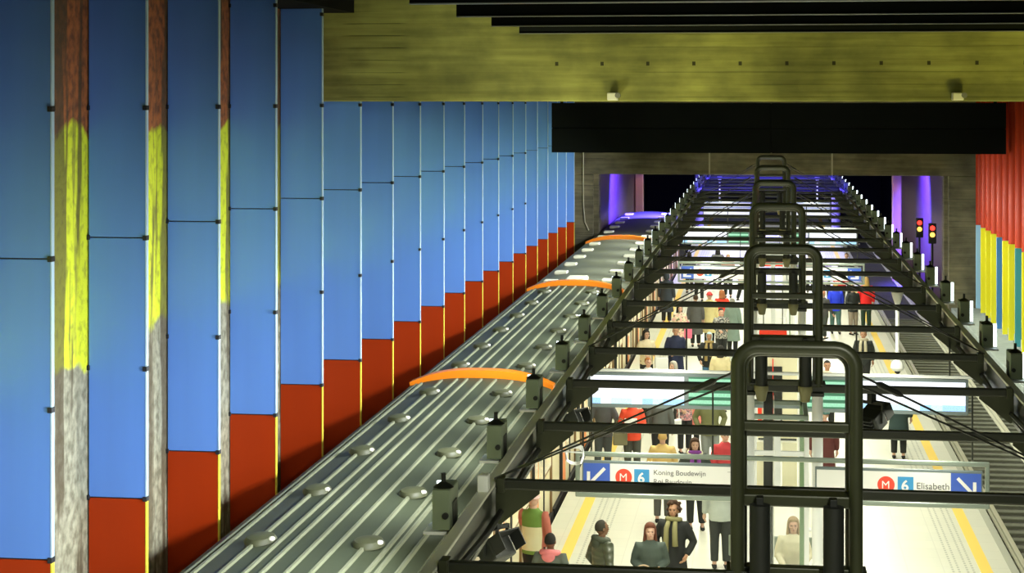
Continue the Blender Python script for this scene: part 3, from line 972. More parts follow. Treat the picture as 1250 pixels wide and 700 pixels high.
def departure_row(y, zt, near):
    wh = 'nearest lit' if near else 'far lit'
    o = thing('display_carrier', 'pale steel rail carrying the departure screens, ' + ('above the passengers behind the first direction sign' if near else 'in the distance at the tunnel mouth'), 'rail', (0, y, zt), 0, 'rails carrying departure screens')
    put('top_rail', MB().box(-3.1, -0.05, -0.0, 3.6, 0.05, 0.05, 0.01).mesh('disp_rail'), M_WHITE, o)
    put('rail_back', MB().box(-3.1, 0.06, -0.60, 3.6, 0.09, -0.54, 0.01).mesh('disp_rail2'), M_SFRAME, o)
    for x in (-2.6, -1.35, 1.61, 3.2):
        put('hanger', MB().box(x - 0.015, -0.015, 0.04, x + 0.015, 0.015, 3.85 - zt).mesh('disp_hang'), M_STEEL2, o)
    for x0, x1, nm, mm in ((-3.07, -1.37, 'white', M_SCREEN), (-1.33, -0.55, 'green', M_LED), (0.72, 1.52, 'green', M_LED), (1.70, 3.48, 'white', M_SCREEN)):
        side = 'on the train side' if x0 < 0 else 'on the empty track side'
        p = thing('departure_screen' if nm == 'white' else 'text_board', ('bright white departure screen ' if nm == 'white' else 'green lit text board ') + side + (' above the crowded near platform' if near else ' far off at the tunnel mouth'), 'screen', (0, y, zt), 0, 'lit screens over the platform')
        put('case', MB().box(x0 - 0.03, -0.06, -0.63, x1 + 0.03, 0.05, -0.005, 0.01).mesh('screen_case'), M_SFRAME, p)
        put('display', MB().box(x0 + 0.02, -0.068, -0.56, x1 - 0.02, -0.055, -0.06).mesh('screen_face'), mm, p, label='lit ' + nm + ' display')


departure_row(32.03, 3.06, True)
departure_row(69.06, 3.02, False)
# back-lit boards deep in the tunnel
for x0, x1, lb in ((-2.75, -0.6, 'pale lit board in the violet tunnel on the train side'), (1.0, 3.0, 'pale lit board in the violet tunnel on the empty track side')):
    o = thing('lit_board', lb, 'sign', (0, 84, 2.55), 0, 'lit boards in the tunnel')
    put('case', MB().box(x0 - 0.05, 0, -0.05, x1 + 0.05, 0.15, 0.62, 0.01).mesh('lb_case'), M_SFRAME, o)
    put('upper_face', MB().box(x0, -0.01, 0.40, x1, 0.0, 0.58).mesh('lb_face'), mat('lit_board_face', (0.2, 0.2, 0.2), 0.4, emit=(0.95, 1.0, 0.75), estr=0.75), o)
    put('lower_face', MB().box(x0, -0.01, 0.0, x1, 0.0, 0.33).mesh('lb_face2'), mat('lit_board_face'.replace('face', 'face_low'), (0.2, 0.2, 0.2), 0.4, emit=(0.95, 1.0, 0.72), estr=0.6), o)
    for x in (x0 + 0.2, x1 - 0.2):
        put('hanger', MB().box(x - 0.02, 0.05, 0.6, x + 0.02, 0.09, 2.26).mesh('lb_hang'), M_STEEL2, o)
# signals beside the empty track
for x, y, lb in ((6.75, 80.5, 'railway signal showing red over amber in the tunnel mouth'), (7.0, 77.2, 'railway signal showing red over amber against the headwall pillar')):
    o = thing('railway_signal', lb, 'signal', (x, y, -1.22), 0, 'railway signals')
    put('mast', cached('sg_m', lambda: MB().lathe([(0.05, 0), (0.05, 3.2)], 10)), M_BLACK, o)
    put('head', cached('sg_h', lambda: MB().box(-0.16, -0.1, 3.1, 0.16, 0.06, 3.95, 0.03)), M_BLACK, o)
    put('red_lamp', cached('sg_r', lambda: MB().tube([(0, -0.15, 3.75), (0, -0.1, 3.75)], 0.10, 16)), mat('red_signal_lens', (0.2, 0, 0), 0.3, emit=(1, 0.03, 0.02), estr=4), o)
    put('amber_lamp', cached('sg_a', lambda: MB().tube([(0, -0.15, 3.47), (0, -0.1, 3.47)], 0.10, 16)), mat('amber_signal_lens', (0.2, 0.1, 0), 0.3, emit=(1, 0.55, 0.08), estr=3), o)

# ================================================================ LIFT, BENCH, VENDING MACHINE, POSTER
o = thing('glass_lift', 'white and green framed glass lift in the middle of the platform', 'lift', (0.2, 26.5, 0))
for x in (-0.42, 0.42):
    put('front_post', MB().box(x - 0.035, -0.04, 0, x + 0.035, 0.04, 3.25, 0.01).mesh('lift_fp'), M_WHITE, o)
    put('back_post', MB().box(x * 0.95 - 0.055, 1.2, 0, x * 0.95 + 0.055, 1.3, 3.6, 0.01).mesh('lift_bp'), M_GREEN, o, label='pale green corner post')
put('middle_post', MB().box(-0.045, -0.035, 2.0, 0.045, 0.035, 3.3, 0.01).mesh('lift_mp'), M_WHITE, o)
for z in (2.72, 2.20):
    put('transom', MB().box(-0.40, -0.03, z, 0.40, 0.03, z + 0.07, 0.01).mesh('lift_tr'), M_WHITE, o)
for x0, x1 in ((-0.30, -0.12), (0.08, 0.30)):
    put('cream_panel', MB().box(x0, 0.9, 2.0, x1, 0.94, 2.74, 0.005).mesh('lift_cp'), M_CREAM, o)
put('mast', MB().box(-0.20, 0.55, 0, -0.06, 0.66, 3.55, 0.01).mesh('lift_mast'), M_BLACK, o, label='black guide mast')
put('mast_stripe', MB().box(-0.055, 0.56, 0, -0.04, 0.66, 3.5).mesh('lift_stripe'), mat('pale_stripe', (0.65, 0.66, 0.6), 0.4), o)
put('top_frame', MB().box(-0.45, -0.04, 3.25, 0.45, 0.04, 3.32, 0.01).box(-0.45, 1.2, 3.25, 0.45, 1.3, 3.32, 0.01).box(-0.45, 0, 3.25, -0.38, 1.3, 3.32, 0.01).box(0.38, 0, 3.25, 0.45, 1.3, 3.32, 0.01).mesh('lift_top'), M_GREY, o)
mg = bpy.data.materials.new('clear_lift_glass')
mg.use_nodes = True
_b = mg.node_tree.nodes['Principled BSDF']
_b.inputs['Base Color'].default_value = (0.9, 0.97, 0.93, 1)
_b.inputs['Alpha'].default_value = 0.05
_b.inputs['Roughness'].default_value = 0.06
put('glass_pane', MB().box(-0.385, 0.0, 0.1, 0.385, 0.008, 2.19).mesh('lift_glass'), mg, o)
put('glass_pane', MB().box(-0.385, 0.0, 2.80, 0.385, 0.008, 3.24).mesh('lift_glass2'), mg, o)

o = thing('bench', 'grey steel bench with seated passengers behind the glass lift', 'bench', (0.2, 28.70, 0))
put('seat', MB().box(-0.75, -0.22, 0.41, 0.75, 0.24, 0.45, 0.012).mesh('bench_seat'), M_GREY, o)
put('backrest', MB().box(-0.75, 0.26, 0.62, 0.75, 0.30, 0.95, 0.012).mesh('bench_back'), M_GREY, o)
for x in (-0.6, 0.6):
    put('leg', MB().box(x - 0.03, -0.2, 0, x + 0.03, 0.3, 0.41, 0.01).box(x - 0.03, 0.27, 0.41, x + 0.03, 0.31, 0.7).mesh('bench_leg'), M_GREY, o)

o = thing('vending_machine', 'cream vending machine with twin black fronts and red trim', 'vending machine', (0.32, 42.2, 0))
put('cabinet', MB().box(-0.46, 0, 0.05, 0.46, 0.7, 2.0, 0.02).mesh('vm_cab'), M_CREAM, o)
put('plinth', MB().box(-0.44, 0.03, 0, 0.44, 0.68, 0.05).mesh('vm_pl'), M_BLACK, o)
for x0, x1 in ((-0.32, -0.115), (-0.095, 0.11)):
    put('front', MB().box(x0, -0.03, 0.15, x1, 0.0, 1.72, 0.008).mesh('vm_front'), M_BLACK, o)
put('centre_trim', MB().box(-0.115, -0.035, 0.15, -0.095, 0.0, 1.9).mesh('vm_line'), M_REDS, o)
put('side_trim', MB().box(-0.45, -0.02, 0.15, -0.36, 0.0, 1.95).mesh('vm_red'), M_REDS, o)
o = thing('red_sign_panel', 'bright orange-red sign panel hanging under a cross beam inside the hoops', 'sign', (0.2, 38.8, 2.86))
put('panel', MB().box(-0.29, -0.03, 0, 0.29, 0.03, 0.2, 0.008).mesh('rs_panel'), M_REDS, o)
for x in (-0.2, 0.2):
    put('rod', MB().box(x - 0.01, -0.01, 0.2, x + 0.01, 0.01, 0.985).mesh('rs_rod'), M_STEEL2, o)
o = thing('red_sign_panel', 'red and white sign panel far away inside the smaller hoops', 'sign', (0.25, 62.3, 2.2))
put('panel', MB().box(-0.4, -0.03, 0.0, 0.4, 0.03, 0.25, 0.008).mesh('rs_panel2'), M_REDS, o)
put('white_band', MB().box(-0.4, -0.035, 0.25, 0.4, 0.03, 0.5, 0.008).mesh('rs_white'), M_WHITE, o)
for x in (-0.3, 0.3):
    put('rod', MB().box(x - 0.01, -0.01, 0.5, x + 0.01, 0.01, 1.645).mesh('rs_rod2'), M_STEEL2, o)
# extra white and green uprights down the middle of the platform
for x, y, h, m, lb in ((0.75, 33.5, 2.9, M_WHITE, 'square white post beyond the glass lift'), (-0.22, 46.5, 3.2, M_GREEN, 'square green post beyond the vending machine, train side'), (0.72, 46.5, 3.2, M_GREEN, 'square green post beyond the vending machine, empty track side'), (0.3, 57.5, 3.0, M_WHITE, 'square white post far down the platform middle')):
    o = thing('platform_post', lb, 'post', (x, y, 0))
    put('shaft', MB().box(-0.07, -0.07, 0.02, 0.07, 0.07, h, 0.01).mesh('pp'), m, o)
    put('base_plate', MB().box(-0.12, -0.12, 0, 0.12, 0.12, 0.02).mesh('pp_b'), m, o)

# ================================================================ PEOPLE
def remeshed(mb, name, voxel, smooth=4):
    me = mb.mesh(name)
    o = bpy.data.objects.new('tmp_body', me)
    COL.objects.link(o)
    r = o.modifiers.new('r', 'REMESH')
    r.mode = 'VOXEL'
    r.voxel_size = voxel
    s = o.modifiers.new('s', 'SMOOTH')
    s.factor = 0.5
    s.iterations = smooth
    dg = bpy.context.evaluated_depsgraph_get()
    out = bpy.data.meshes.new_from_object(o.evaluated_get(dg))
    bpy.data.objects.remove(o)
    out.name = name
    for p in out.polygons:
        p.use_smooth = True
    return out


V = Vector
# joints for one side; x is mirrored for the other. Facing -y.
POSES = {
    'stand': dict(arm=[((.245, .02, 1.13), (.262, -.05, .885)), ((.245, .02, 1.13), (.262, -.05, .885))], leg=[((.095, -.01, .50), (.10, .02, .09)), ((.095, -.01, .50), (.10, .02, .09))]),
    'hold': dict(arm=[((.25, .02, 1.14), (.115, -.22, 1.10)), ((.25, .02, 1.14), (.115, -.22, 1.06))], leg=[((.10, -.02, .50), (.11, .03, .09)), ((.095, -.01, .50), (.095, .0, .09))]),
    'pocket': dict(arm=[((.30, .05, 1.14), (.225, -.10, .95)), ((.30, .05, 1.14), (.225, -.10, .95))], leg=[((.11, -.01, .50), (.14, .0, .09)), ((.09, -.01, .50), (.09, .03, .09))]),
    'walk': dict(arm=[((.235, .10, 1.14), (.24, .04, .90)), ((.235, -.05, 1.13), (.23, -.22, .93))], leg=[((.09, -.16, .52), (.09, -.20, .11)), ((.09, .07, .50), (.09, .33, .16))]),
    'reach': dict(arm=[((.24, -.13, 1.22), (.20, -.40, 1.24)), ((.245, .02, 1.13), (.262, -.05, .885))], leg=[((.095, -.06, .51), (.10, -.05, .09)), ((.095, .02, .50), (.10, .10, .09))]),
    'sit': dict(arm=[((.24, -.04, .73), (.13, -.30, .62)), ((.24, -.04, .73), (.13, -.30, .60))], leg=[((.11, -.42, .53), (.11, -.40, .09)), ((.10, -.42, .53), (.12, -.36, .09))]),
}


def build_body(pose):
    P = POSES[pose]
    dz = -0.42 if pose == 'sit' else 0.0
    body, jk, lc, tr = MB(), MB(), MB(), MB()
    up = V((0, 0, dz))

    def T(x, y, z):
        return (x, y, z + dz)
    body.loft([(T(0, .0, .84), .12, .08), (T(0, .0, .94), .155, .105), (T(0, .0, 1.08), .13, .095), (T(0, .0, 1.25), .155, .11), (T(0, .0, 1.38), .16, .095), (T(0, .005, 1.44), .10, .07), (T(0, .01, 1.47), .06, .055)], 18)
    body.tube([T(0, .015, 1.42), T(0, .005, 1.50), T(0, -.005, 1.56)], [.062, .054, .052], 14)
    # head, jaw, brow, nose, ears
    body.ball(T(0, .01, 1.625), .076, .096, .105, 20, 14)
    body.ball(T(0, -.030, 1.565), .058, .062, .062, 16, 10)
    body.ball(T(0, -.062, 1.527), .026, .022, .020, 10, 8)
    body.ball(T(0, -.080, 1.645), .052, .014, .012, 12, 8)
    body.tube([T(0, -.088, 1.632), T(0, -.104, 1.598), T(0, -.085, 1.585)], [.008, .014, .012], 8)
    body.ball(T(0, -.084, 1.556), .024, .011, .010, 10, 6)
    for s in (-1, 1):
        body.ball(T(.078 * s, .015, 1.605), .011, .020, .030, 10, 8)
        body.ball(T(.042 * s, -.072, 1.595), .020, .016, .016, 10, 8)
    jk.loft([(T(0, 0, .80 if pose != 'sit' else .86), .195, .15), (T(0, 0, .94), .195, .15), (T(0, 0, 1.08), .175, .135), (T(0, 0, 1.25), .195, .145), (T(0, 0, 1.37), .20, .125), (T(0, .005, 1.435), .135, .095), (T(0, .008, 1.49), .078, .078)], 20)
    lc.loft([(T(0, 0, .42 if pose != 'sit' else .86), .25, .215), (T(0, 0, .70 if pose != 'sit' else .90), .215, .18), (T(0, 0, .95), .195, .15), (T(0, 0, 1.08), .18, .137), (T(0, 0, 1.25), .195, .145), (T(0, 0, 1.37), .20, .125), (T(0, .005, 1.435), .135, .095), (T(0, .008, 1.50), .082, .082)], 20)
    tr.loft([(T(0, .0, .82), .135, .105), (T(0, .0, .90), .165, .12), (T(0, .0, 1.0), .155, .11)], 18)
    hands = []
    for i, s in enumerate((1, -1)):
        e, w = P['arm'][i]
        sh = V(T(.185 * s, .0, 1.385))
        e = V((e[0] * s, e[1], e[2] + (0 if pose != 'sit' else 0)))
        w = V((w[0] * s, w[1], w[2]))
        body.tube([V(T(.10 * s, 0, 1.37)), sh, sh.lerp(e, .5), e, e.lerp(w, .4), w], [.055, .055, .047, .038, .037, .026], 12)
        for c in (jk, lc):
            c.tube([V(T(.09 * s, 0, 1.36)), sh, sh.lerp(e, .5), e, e.lerp(w, .5), e.lerp(w, .93)], [.085, .085, .072, .062, .056, .046], 14)
        d = (w - e).normalized()
        side = V((0, 1, 0)) if abs(d.y) < .6 else V((s * -.2, 0, 1)).normalized()     # across the palm
        side = (side - d * side.dot(d)).normalized()
        nrm = d.cross(side).normalized() * (-s)
        if nrm.x * s > 0 and abs(d.y) < .6:
            nrm = -nrm
        # palm
        body.tube([w - d * .01, w + d * .02, w + d * .055, w + d * .09], [.024, .029, .032, .024], 10)
        for f, (off, ln) in enumerate(((-.030, .068), (-.010, .078), (.010, .073), (.029, .056))):
            b0 = w + d * (.082 - abs(off) * .25) + side * off
            b1 = b0 + (d * .9 + nrm * .25).normalized() * ln * .55
            b2 = b1 + (d * .65 + nrm * .75).normalized() * ln * .55
            body.tube([b0 - d * .02, b0, b1, b2], [.010, .0098, .0092, .0078], 8)
        t0 = w + d * .03 - side * .026
        t1 = t0 + (d * .6 - side * .8 + nrm * .2).normalized() * .038
        t2 = t1 + (d * .9 - side * .1 + nrm * .3).normalized() * .034
        body.tube([w + d * .015 - side * .008, t0, t1, t2], [.014, .0125, .011, .009], 8)
        hands.append(w + d * .08)
    feet = []
    for i, s in enumerate((1, -1)):
        k, a = P['leg'][i]
        h = V(T(.088 * s, 0, .90))
        k = V((k[0] * s, k[1], k[2]))
        a = V((a[0] * s, a[1], a[2]))
        body.tube([h, h.lerp(k, .5), k, k.lerp(a, .35), a, a - V((0, 0, .03))], [.085, .072, .052, .050, .036, .034], 14)
        tr.tube([h + V((0, 0, .03)), h.lerp(k, .5), k, k.lerp(a, .5), a + (k - a).normalized() * .03], [.108, .098, .079, .073, .066], 16)
        body.tube([a + V((0, .03, -.035)), a + V((0, -.10, -.045))], [.032, .026], 10)
        feet.append(a)
    sh = MB()
    for a in feet:
        tip = max(0, a.z - .09)
        rings = []
        for yy, hw, hh in ((.085, .022, .030), (.06, .038, .060), (.0, .041, .085), (-.06, .044, .062), (-.12, .046, .045), (-.165, .034, .034), (-.185, .012, .018)):
            zb = a.z - .09 + (yy * -.2 * (1 if tip > .01 else 0))
            rings.append([sh.bm.verts.new(V((a.x + hw * math.cos(q), a.y + yy, zb + .002 + hh * (0.5 + 0.5 * math.sin(q)) * 1.0))) for q in [2 * PI * n / 12 for n in range(12)]])
        sh.skin(rings)
    M = {}
    M['body'] = remeshed(body, 'body_' + pose, .0068, 3)
    M['jacket'] = remeshed(jk, 'jacket_' + pose, .016, 4)
    M['coat'] = remeshed(lc, 'coat_' + pose, .018, 4)
    M['trousers'] = remeshed(tr, 'trousers_' + pose, .014, 3)
    M['shoes'] = sh.mesh('shoes_' + pose, 'full')
    M['hands'] = hands
    M['dz'] = dz
    return M


BODY = {}


def cut_ball(c, rx, ry, rz, keep):
    mb = MB().ball(c, rx, ry, rz, 24, 16)
    bad = [v for v in mb.bm.verts if not keep(v.co)]
    bmesh.ops.delete(mb.bm, geom=bad, context='VERTS')
    bmesh.ops.solidify(mb.bm, geom=list(mb.bm.faces), thickness=.008)
    return mb


def hair_mesh(kind):
    if kind == 'short':
        return cut_ball((0, .018, 1.635), .086, .105, .108, lambda c: c.z > 1.655 - (c.y + .02) * 0.75 and not (c.y < -.055 and c.z < 1.685))
    if kind == 'bald':
        return cut_ball((0, .016, 1.628), .082, .102, .108, lambda c: c.y > -.03 and c.z > 1.57)
    if kind in ('long', 'bob'):
        mb = MB()
        bot = 1.30 if kind == 'long' else 1.44
        rings = []
        for z, rx, ry, yo in ((1.752, .03, .035, .015), (1.735, .062, .075, .015), (1.70, .086, .103, .015), (1.64, .097, .112, .022), (1.56, .103, .11, .03), (1.47, .112, .10, .04), (bot + .05, .115, .085, .055), (bot, .08, .055, .06)):
            ring = []
            for n in range(24):
                q = 2 * PI * n / 24
                x, y = rx * math.cos(q), ry * math.sin(q) + yo
                if z < 1.69 and y < -.015:      # open over the face
                    y = -.015 - (abs(x) / rx) * .03 if abs(x) > .055 else .0
                    x = math.copysign(max(abs(x), .070), x) if abs(x) > .03 else x * 1.6
                ring.append(mb.bm.verts.new((x, y, z)))
            rings.append(ring)
        return mb.skin(rings)
    if kind == 'curly':
        rr = random.Random(3)
        mb = cut_ball((0, .02, 1.64), .098, .112, .115, lambda c: c.z > 1.66 - (c.y + .02) * 1.1 or c.y > .02 and c.z > 1.52)
        for n in range(46):
            q = rr.uniform(0, 2 * PI)
            z = rr.uniform(1.52, 1.75)
            k = math.sqrt(max(0, 1 - ((z - 1.63) / .13) ** 2))
            x, y = .103 * k * math.cos(q), .02 + .115 * k * math.sin(q)
            if y < -.045 and z < 1.69:
                continue
            mb.ball((x, y, z), .028, .028, .026, 8, 6)
        return mb
    if kind == 'hat':
        mb = cut_ball((0, .012, 1.655), .092, .11, .105, lambda c: c.z > 1.645)
        mb.tube([(.094 * math.cos(q), .012 + .112 * math.sin(q), 1.655) for q in [2 * PI * n / 24 for n in range(25)]], .018, 8)
        return mb
    if kind == 'hood':
        mb = cut_ball((0, .03, 1.625), .112, .128, .135, lambda c: not (c.y < -.045 and c.z < 1.715))
        return mb
    if kind == 'scarf_head':
        mb = cut_ball((0, .018, 1.63), .09, .108, .115, lambda c: not (c.y < -.05 and 1.52 < c.z < 1.69))
        mb.loft([((0, .02, 1.45), .10, .09), ((0, .02, 1.50), .075, .075), ((0, .02, 1.56), .078, .08)], 18)
        return mb


HAIR = {}


def scarf_mesh():
    mb = MB()
    mb.tube([(.10 * math.cos(q), .0 + .092 * math.sin(q), 1.47 - .02 * math.sin(q)) for q in [2 * PI * n / 20 for n in range(21)]], .036, 10)
    for s, b in ((-1, .98), (1, 1.10)):
        mb.tube([(.05 * s, -.10, 1.45), (.065 * s, -.165, 1.36), (.07 * s, -.17, 1.2), (.075 * s, -.175, b)], [.035, .04, .042, .045], 10)
    return mb


def hood_roll():
    mb = MB()
    mb.tube([(.115 * math.cos(q), .02 + .10 * math.sin(q), 1.455 + .025 * math.sin(q)) for q in [2 * PI * n / 22 for n in range(23)]], .044, 10)
    mb.ball((0, .12, 1.42), .10, .05, .085, 14, 10)
    return mb


def quilt(name, col):
    g = G(name)
    x, y, z = g.xyz()
    w = g.math('SINE', g.math('MULTIPLY', z, 62))
    g.b.inputs['Base Color'].default_value = (*col, 1)
    g.b.inputs['Roughness'].default_value = 0.35
    g.bump(w, 0.5, 0.02)
    return g.m


def patterned(name, a, b, c, sc=14):
    g = G(name)
    n1, n2 = g.noise(sc, 2), g.noise(sc * .7, 2, (1, 1.3, 1.1))
    col = g.mix(g.step(n1, .48, .52), a, b)
    col = g.mix(g.step(n2, .58, .61), col, c)
    g.l(col, g.b.inputs['Base Color'])
    g.b.inputs['Roughness'].default_value = .8
    return g.m


def cloth(col):
    n = 'cloth_%02x%02x%02x' % tuple(int(k * 255) for k in col)
    return mat(n, col, .85, var=.15, scale=9)


SKIN = {'pale': (.62, .38, .28), 'tan': (.45, .24, .14), 'brown': (.20, .10, .055), 'dark': (.085, .05, .03)}
M_EYE = mat('dark_eye', (.02, .015, .012), .3)
M_LIP = mat('lip', (.40, .14, .11), .5)
BLK, CHAR, NAVY, BEIGE, OLIVE, GRYC = (.016, .018, .017), (.045, .055, .050), (.016, .022, .06), (.62, .48, .24), (.13, .135, .055), (.20, .22, .21)
HAIRC = {'black': (.012, .01, .008), 'brown': (.055, .025, .012), 'auburn': (.12, .035, .015), 'blond': (.55, .36, .12), 'grey': (.38, .36, .30), 'white': (.75, .70, .62)}


def person(x, y, face, label, top='jacket', topm=CHAR, legs=BLK, hair='short', hairc='black', skin='pale', pose='stand', h=1.70, scarf=None, hood=None, shoes=BLK, group=None, z=0.0):
    if pose not in BODY:
        BODY[pose] = build_body(pose)
    B = BODY[pose]
    k = h / 1.73
    o = thing('person', label, 'person', (x, y, z), R(face), group or 'passengers on the platform')
    o.scale = (k, k, k)
    up = (0, 0, B['dz'])
    cm = lambda c: c if isinstance(c, bpy.types.Material) else cloth(c)
    put('body', B['body'], mat('skin_' + skin, SKIN[skin], .5), o)
    for ex in (-.032, .032):
        put('eye', cached('eye', lambda: MB().ball((0, -.078, 1.622), .012, .010, .008, 8, 6), 'full'), M_EYE, o, (ex, 0, up[2]))
    put('mouth', cached('mouth', lambda: MB().ball((0, -.092, 1.556), .022, .006, .006, 10, 6), 'full'), M_LIP, o, up)
    put('trousers', B['trousers'], cm(legs), o)
    put('shoes', B['shoes'], cm(shoes), o)
    put(top, B['coat' if top == 'coat' else 'jacket'], cm(topm), o)
    if hair not in HAIR:
        HAIR[hair] = hair_mesh(hair).mesh('hair_' + hair, 'full')
    nm = {'hat': 'hat', 'hood': 'hood', 'scarf_head': 'headscarf'}.get(hair, 'hair')
    put(nm, HAIR[hair], cm(HAIRC[hairc] if isinstance(hairc, str) else hairc), o, up)
    if scarf:
        put('scarf', cached('scarf', scarf_mesh, 'full'), cm(scarf), o, up)
    if hood:
        put('lowered_hood', cached('hood_roll', hood_roll, 'full'), cm(hood), o, up)
    return o, B, k


def bag_mesh(w, d, h):
    return lambda: MB().box(-w / 2, -d / 2, 0, w / 2, d / 2, h, .03)


def bag(x, y, z, rz, lb, m, w=.30, d=.12, h=.26, strap=.30, name='shoulder_bag', cat='bag'):
    o = thing(name, lb, cat, (x, y, z), R(rz), 'bags carried by passengers')
    put('pouch', cached('bag%.2f%.2f%.2f' % (w, d, h), bag_mesh(w, d, h)), m, o)
    pts = [(-w * .42, 0, h * .9)] + [(-w * .42 * math.cos(PI * n / 10), 0, h * .95 + strap * math.sin(PI * n / 10)) for n in range(11)] + [(w * .42, 0, h * .9)]
    put('strap', cached('strap%.2f%.2f%.2f' % (w, h, strap), lambda: MB().tube(pts, .011, 6)), m, o)
    return o


PUFF = quilt('olive_puffer_nylon', (.075, .085, .055))
FLOR = patterned('cream_floral_cloth', (.80, .72, .52), (.75, .45, .40), (.16, .20, .10))
def block_fleece():
    g = G('green_red_cream_fleece')
    x, y, z = g.xyz()
    c = g.mix(g.math('GREATER_THAN', z, 1.22), (.70, .66, .42), (.13, .24, .04))
    c = g.mix(g.math('LESS_THAN', z, .86), c, (.15, .26, .05))
    c = g.mix(g.math('GREATER_THAN', g.math('ABSOLUTE', x), .165), c, (.42, .12, .08))
    g.l(c, g.b.inputs['Base Color'])
    g.b.inputs['Roughness'].default_value = .8
    return g.m


TRICOL = block_fleece()
SKI = patterned('pink_striped_knit', (.60, .25, .28), (.20, .16, .18), (.7, .5, .5), 20)

# nearest group at the train doors (0 = facing the camera, 180 = seen from behind)
person(-3.56, 27.96, 165, 'person in pink-white woolly hat and green, red and cream jacket at the train door', topm=TRICOL, hair='hat', hairc=(.75, .52, .48), skin='pale', pose='reach', h=1.76)
person(-3.01, 25.53, 172, 'person seen from behind with cropped dark hair and a pink hood, beside the yellow line', topm=(.10, .12, .10), hair='bald', hairc='black', skin='brown', hood=(.75, .22, .24), h=1.72)
person(-2.34, 26.33, 125, 'person with cropped hair in an olive quilted jacket turning towards the platform middle', topm=PUFF, hair='bald', hairc=(.03, .026, .016), skin='brown', pose='pocket', hood=(.05, .06, .04), h=1.74)
person(-1.65, 26.53, 6, 'person with long auburn hair in a dark green-grey zipped coat, facing the camera', topm=(.055, .075, .062), hair='long', hairc='auburn', skin='pale', pose='hold', h=1.66)
bag(-1.72, 26.06, 0.86, 8, 'tan and black bag held in front by the person with long auburn hair', mat('tan_bag', (.48, .34, .22), .6), .30, .14, .20, .12)
person(-1.36, 27.67, -14, 'person with curly brown hair, long olive-tan scarf and black coat, walking to the camera', top='coat', topm=BLK, hair='curly', hairc='brown', skin='tan', scarf=(.27, .25, .11), pose='pocket', h=1.74)
person(-0.72, 30.59, 184, 'person in pale grey jumper and dark trousers under the direction sign', topm=(.42, .46, .42), legs=(.03, .035, .032), hair='short', hairc='brown', pose='stand', h=1.75)
# second group, under the departure screen
person(-3.34, 37.9, 176, 'person in charcoal coat seen from behind, first from the train under the screen', topm=(.075, .08, .085), legs=(.06, .075, .085), hair='short', hairc='brown', pose='pocket', h=1.74)
person(-2.72, 37.68, 8, 'person in a bright red jacket holding white papers under the departure screen', topm=(.75, .075, .03), legs=(.05, .055, .045), hair='short', hairc='grey', pose='hold', h=1.70)
o = thing('paper_sheet', 'white sheets of paper held by the person in the red jacket', 'paper', (-2.72, 37.28, 1.0), R(8))
put('sheet', MB().box(-.13, -.012, 0, .13, .012, .30, .004).mesh('sheet'), M_WHITE, o)
bag(-2.95, 37.40, 0.72, 8, 'olive-brown bag hanging at the hip of the person in the red jacket', mat('olive_bag', (.16, .15, .08), .7))
person(-2.18, 38.46, 172, 'person in dark grey coat with a white shoulder strap under the departure screen', topm=(.10, .11, .105), hair='short', hairc='black', pose='stand', h=1.74)
bag(-1.86, 38.72, 0.75, 60, 'white shoulder bag beside the dark grey coat under the departure screen', M_WHITE, .32, .12, .30, .42)
person(-1.75, 40.4, 20, 'person in pink striped knitwear half hidden behind the grey coats', topm=SKI, hair='bob', hairc='brown', pose='hold', h=1.62)
person(-1.60, 41.3, 165, 'person in a coral pink coat behind the olive jacket', top='coat', topm=(.80, .24, .20), hair='bob', hairc='brown', pose='stand', h=1.66)
person(-1.12, 38.2, 2, 'person in a buttoned olive jacket facing the camera below the green text board', topm=OLIVE, legs=GRYC, hair='short', hairc='brown', pose='pocket', h=1.80)
person(-1.87, 33.77, 178, 'balding person in a tan jacket seen from behind, behind the sign rail', topm=(.66, .46, .17), hair='bald', hairc='blond', skin='pale', legs=(.09, .09, .08), pose='stand', h=1.70)
person(-1.25, 33.3, 6, 'person with brown hair, purple scarf and dark coat with pale collar behind the sign', topm=(.03, .04, .035), hair='bob', hairc='brown', scarf=(.22, .05, .30), hood=(.70, .62, .42), pose='pocket', h=1.66)
person(-0.72, 34.3, 20, 'person in a crimson jacket partly hidden by the lowest hoop leg', topm=(.55, .05, .06), hair='short', hairc='brown', pose='stand', h=1.66)
person(1.20, 36.51, 185, 'person in a dark maroon coat beyond the lift, seen from behind', top='coat', topm=(.09, .02, .018), hair='hat', hairc=(.06, .14, .13), pose='stand', h=1.72)
# third group
person(-3.12, 48.5, 30, 'person with dark hair wrapped in a cream shawl near the train, beyond the screen', topm=(.72, .62, .42), hair='long', hairc='black', pose='hold', h=1.70)
bag(-2.70, 48.2, .60, 10, 'large white carrier bag beside the cream shawl', M_WHITE, .36, .16, .42, .16)
person(-2.34, 48.64, 4, 'tall person in a navy coat with open collar, facing the camera beyond the screen', top='coat', topm=NAVY, hair='short', hairc='grey', skin='tan', scarf=None, pose='hold', h=1.80)
person(-1.43, 48.27, -4, 'person in pale blue headscarf, tan scarf and black coat beyond the screen', topm=BLK, hair='scarf_head', hairc=(.45, .60, .66), skin='tan', scarf=(.36, .26, .10), legs=(.05, .14, .26), pose='pocket', h=1.70)
person(-2.15, 43.3, -40, 'grey-haired person in a beige coat just above the departure screen', topm=(.55, .45, .28), hair='bob', hairc='grey', pose='stand', h=1.62)
person(-2.76, 43.6, 25, 'person with ginger hair and a white jacket just above the departure screen', topm=(.85, .85, .83), hair='short', hairc=(.35, .12, .03), pose='hold', h=1.66)
person(-1.07, 45.8, 170, 'person with black hair and a cream coat seen from behind beside the hoops', topm=(.66, .58, .34), hair='bob', hairc='black', pose='stand', h=1.68)
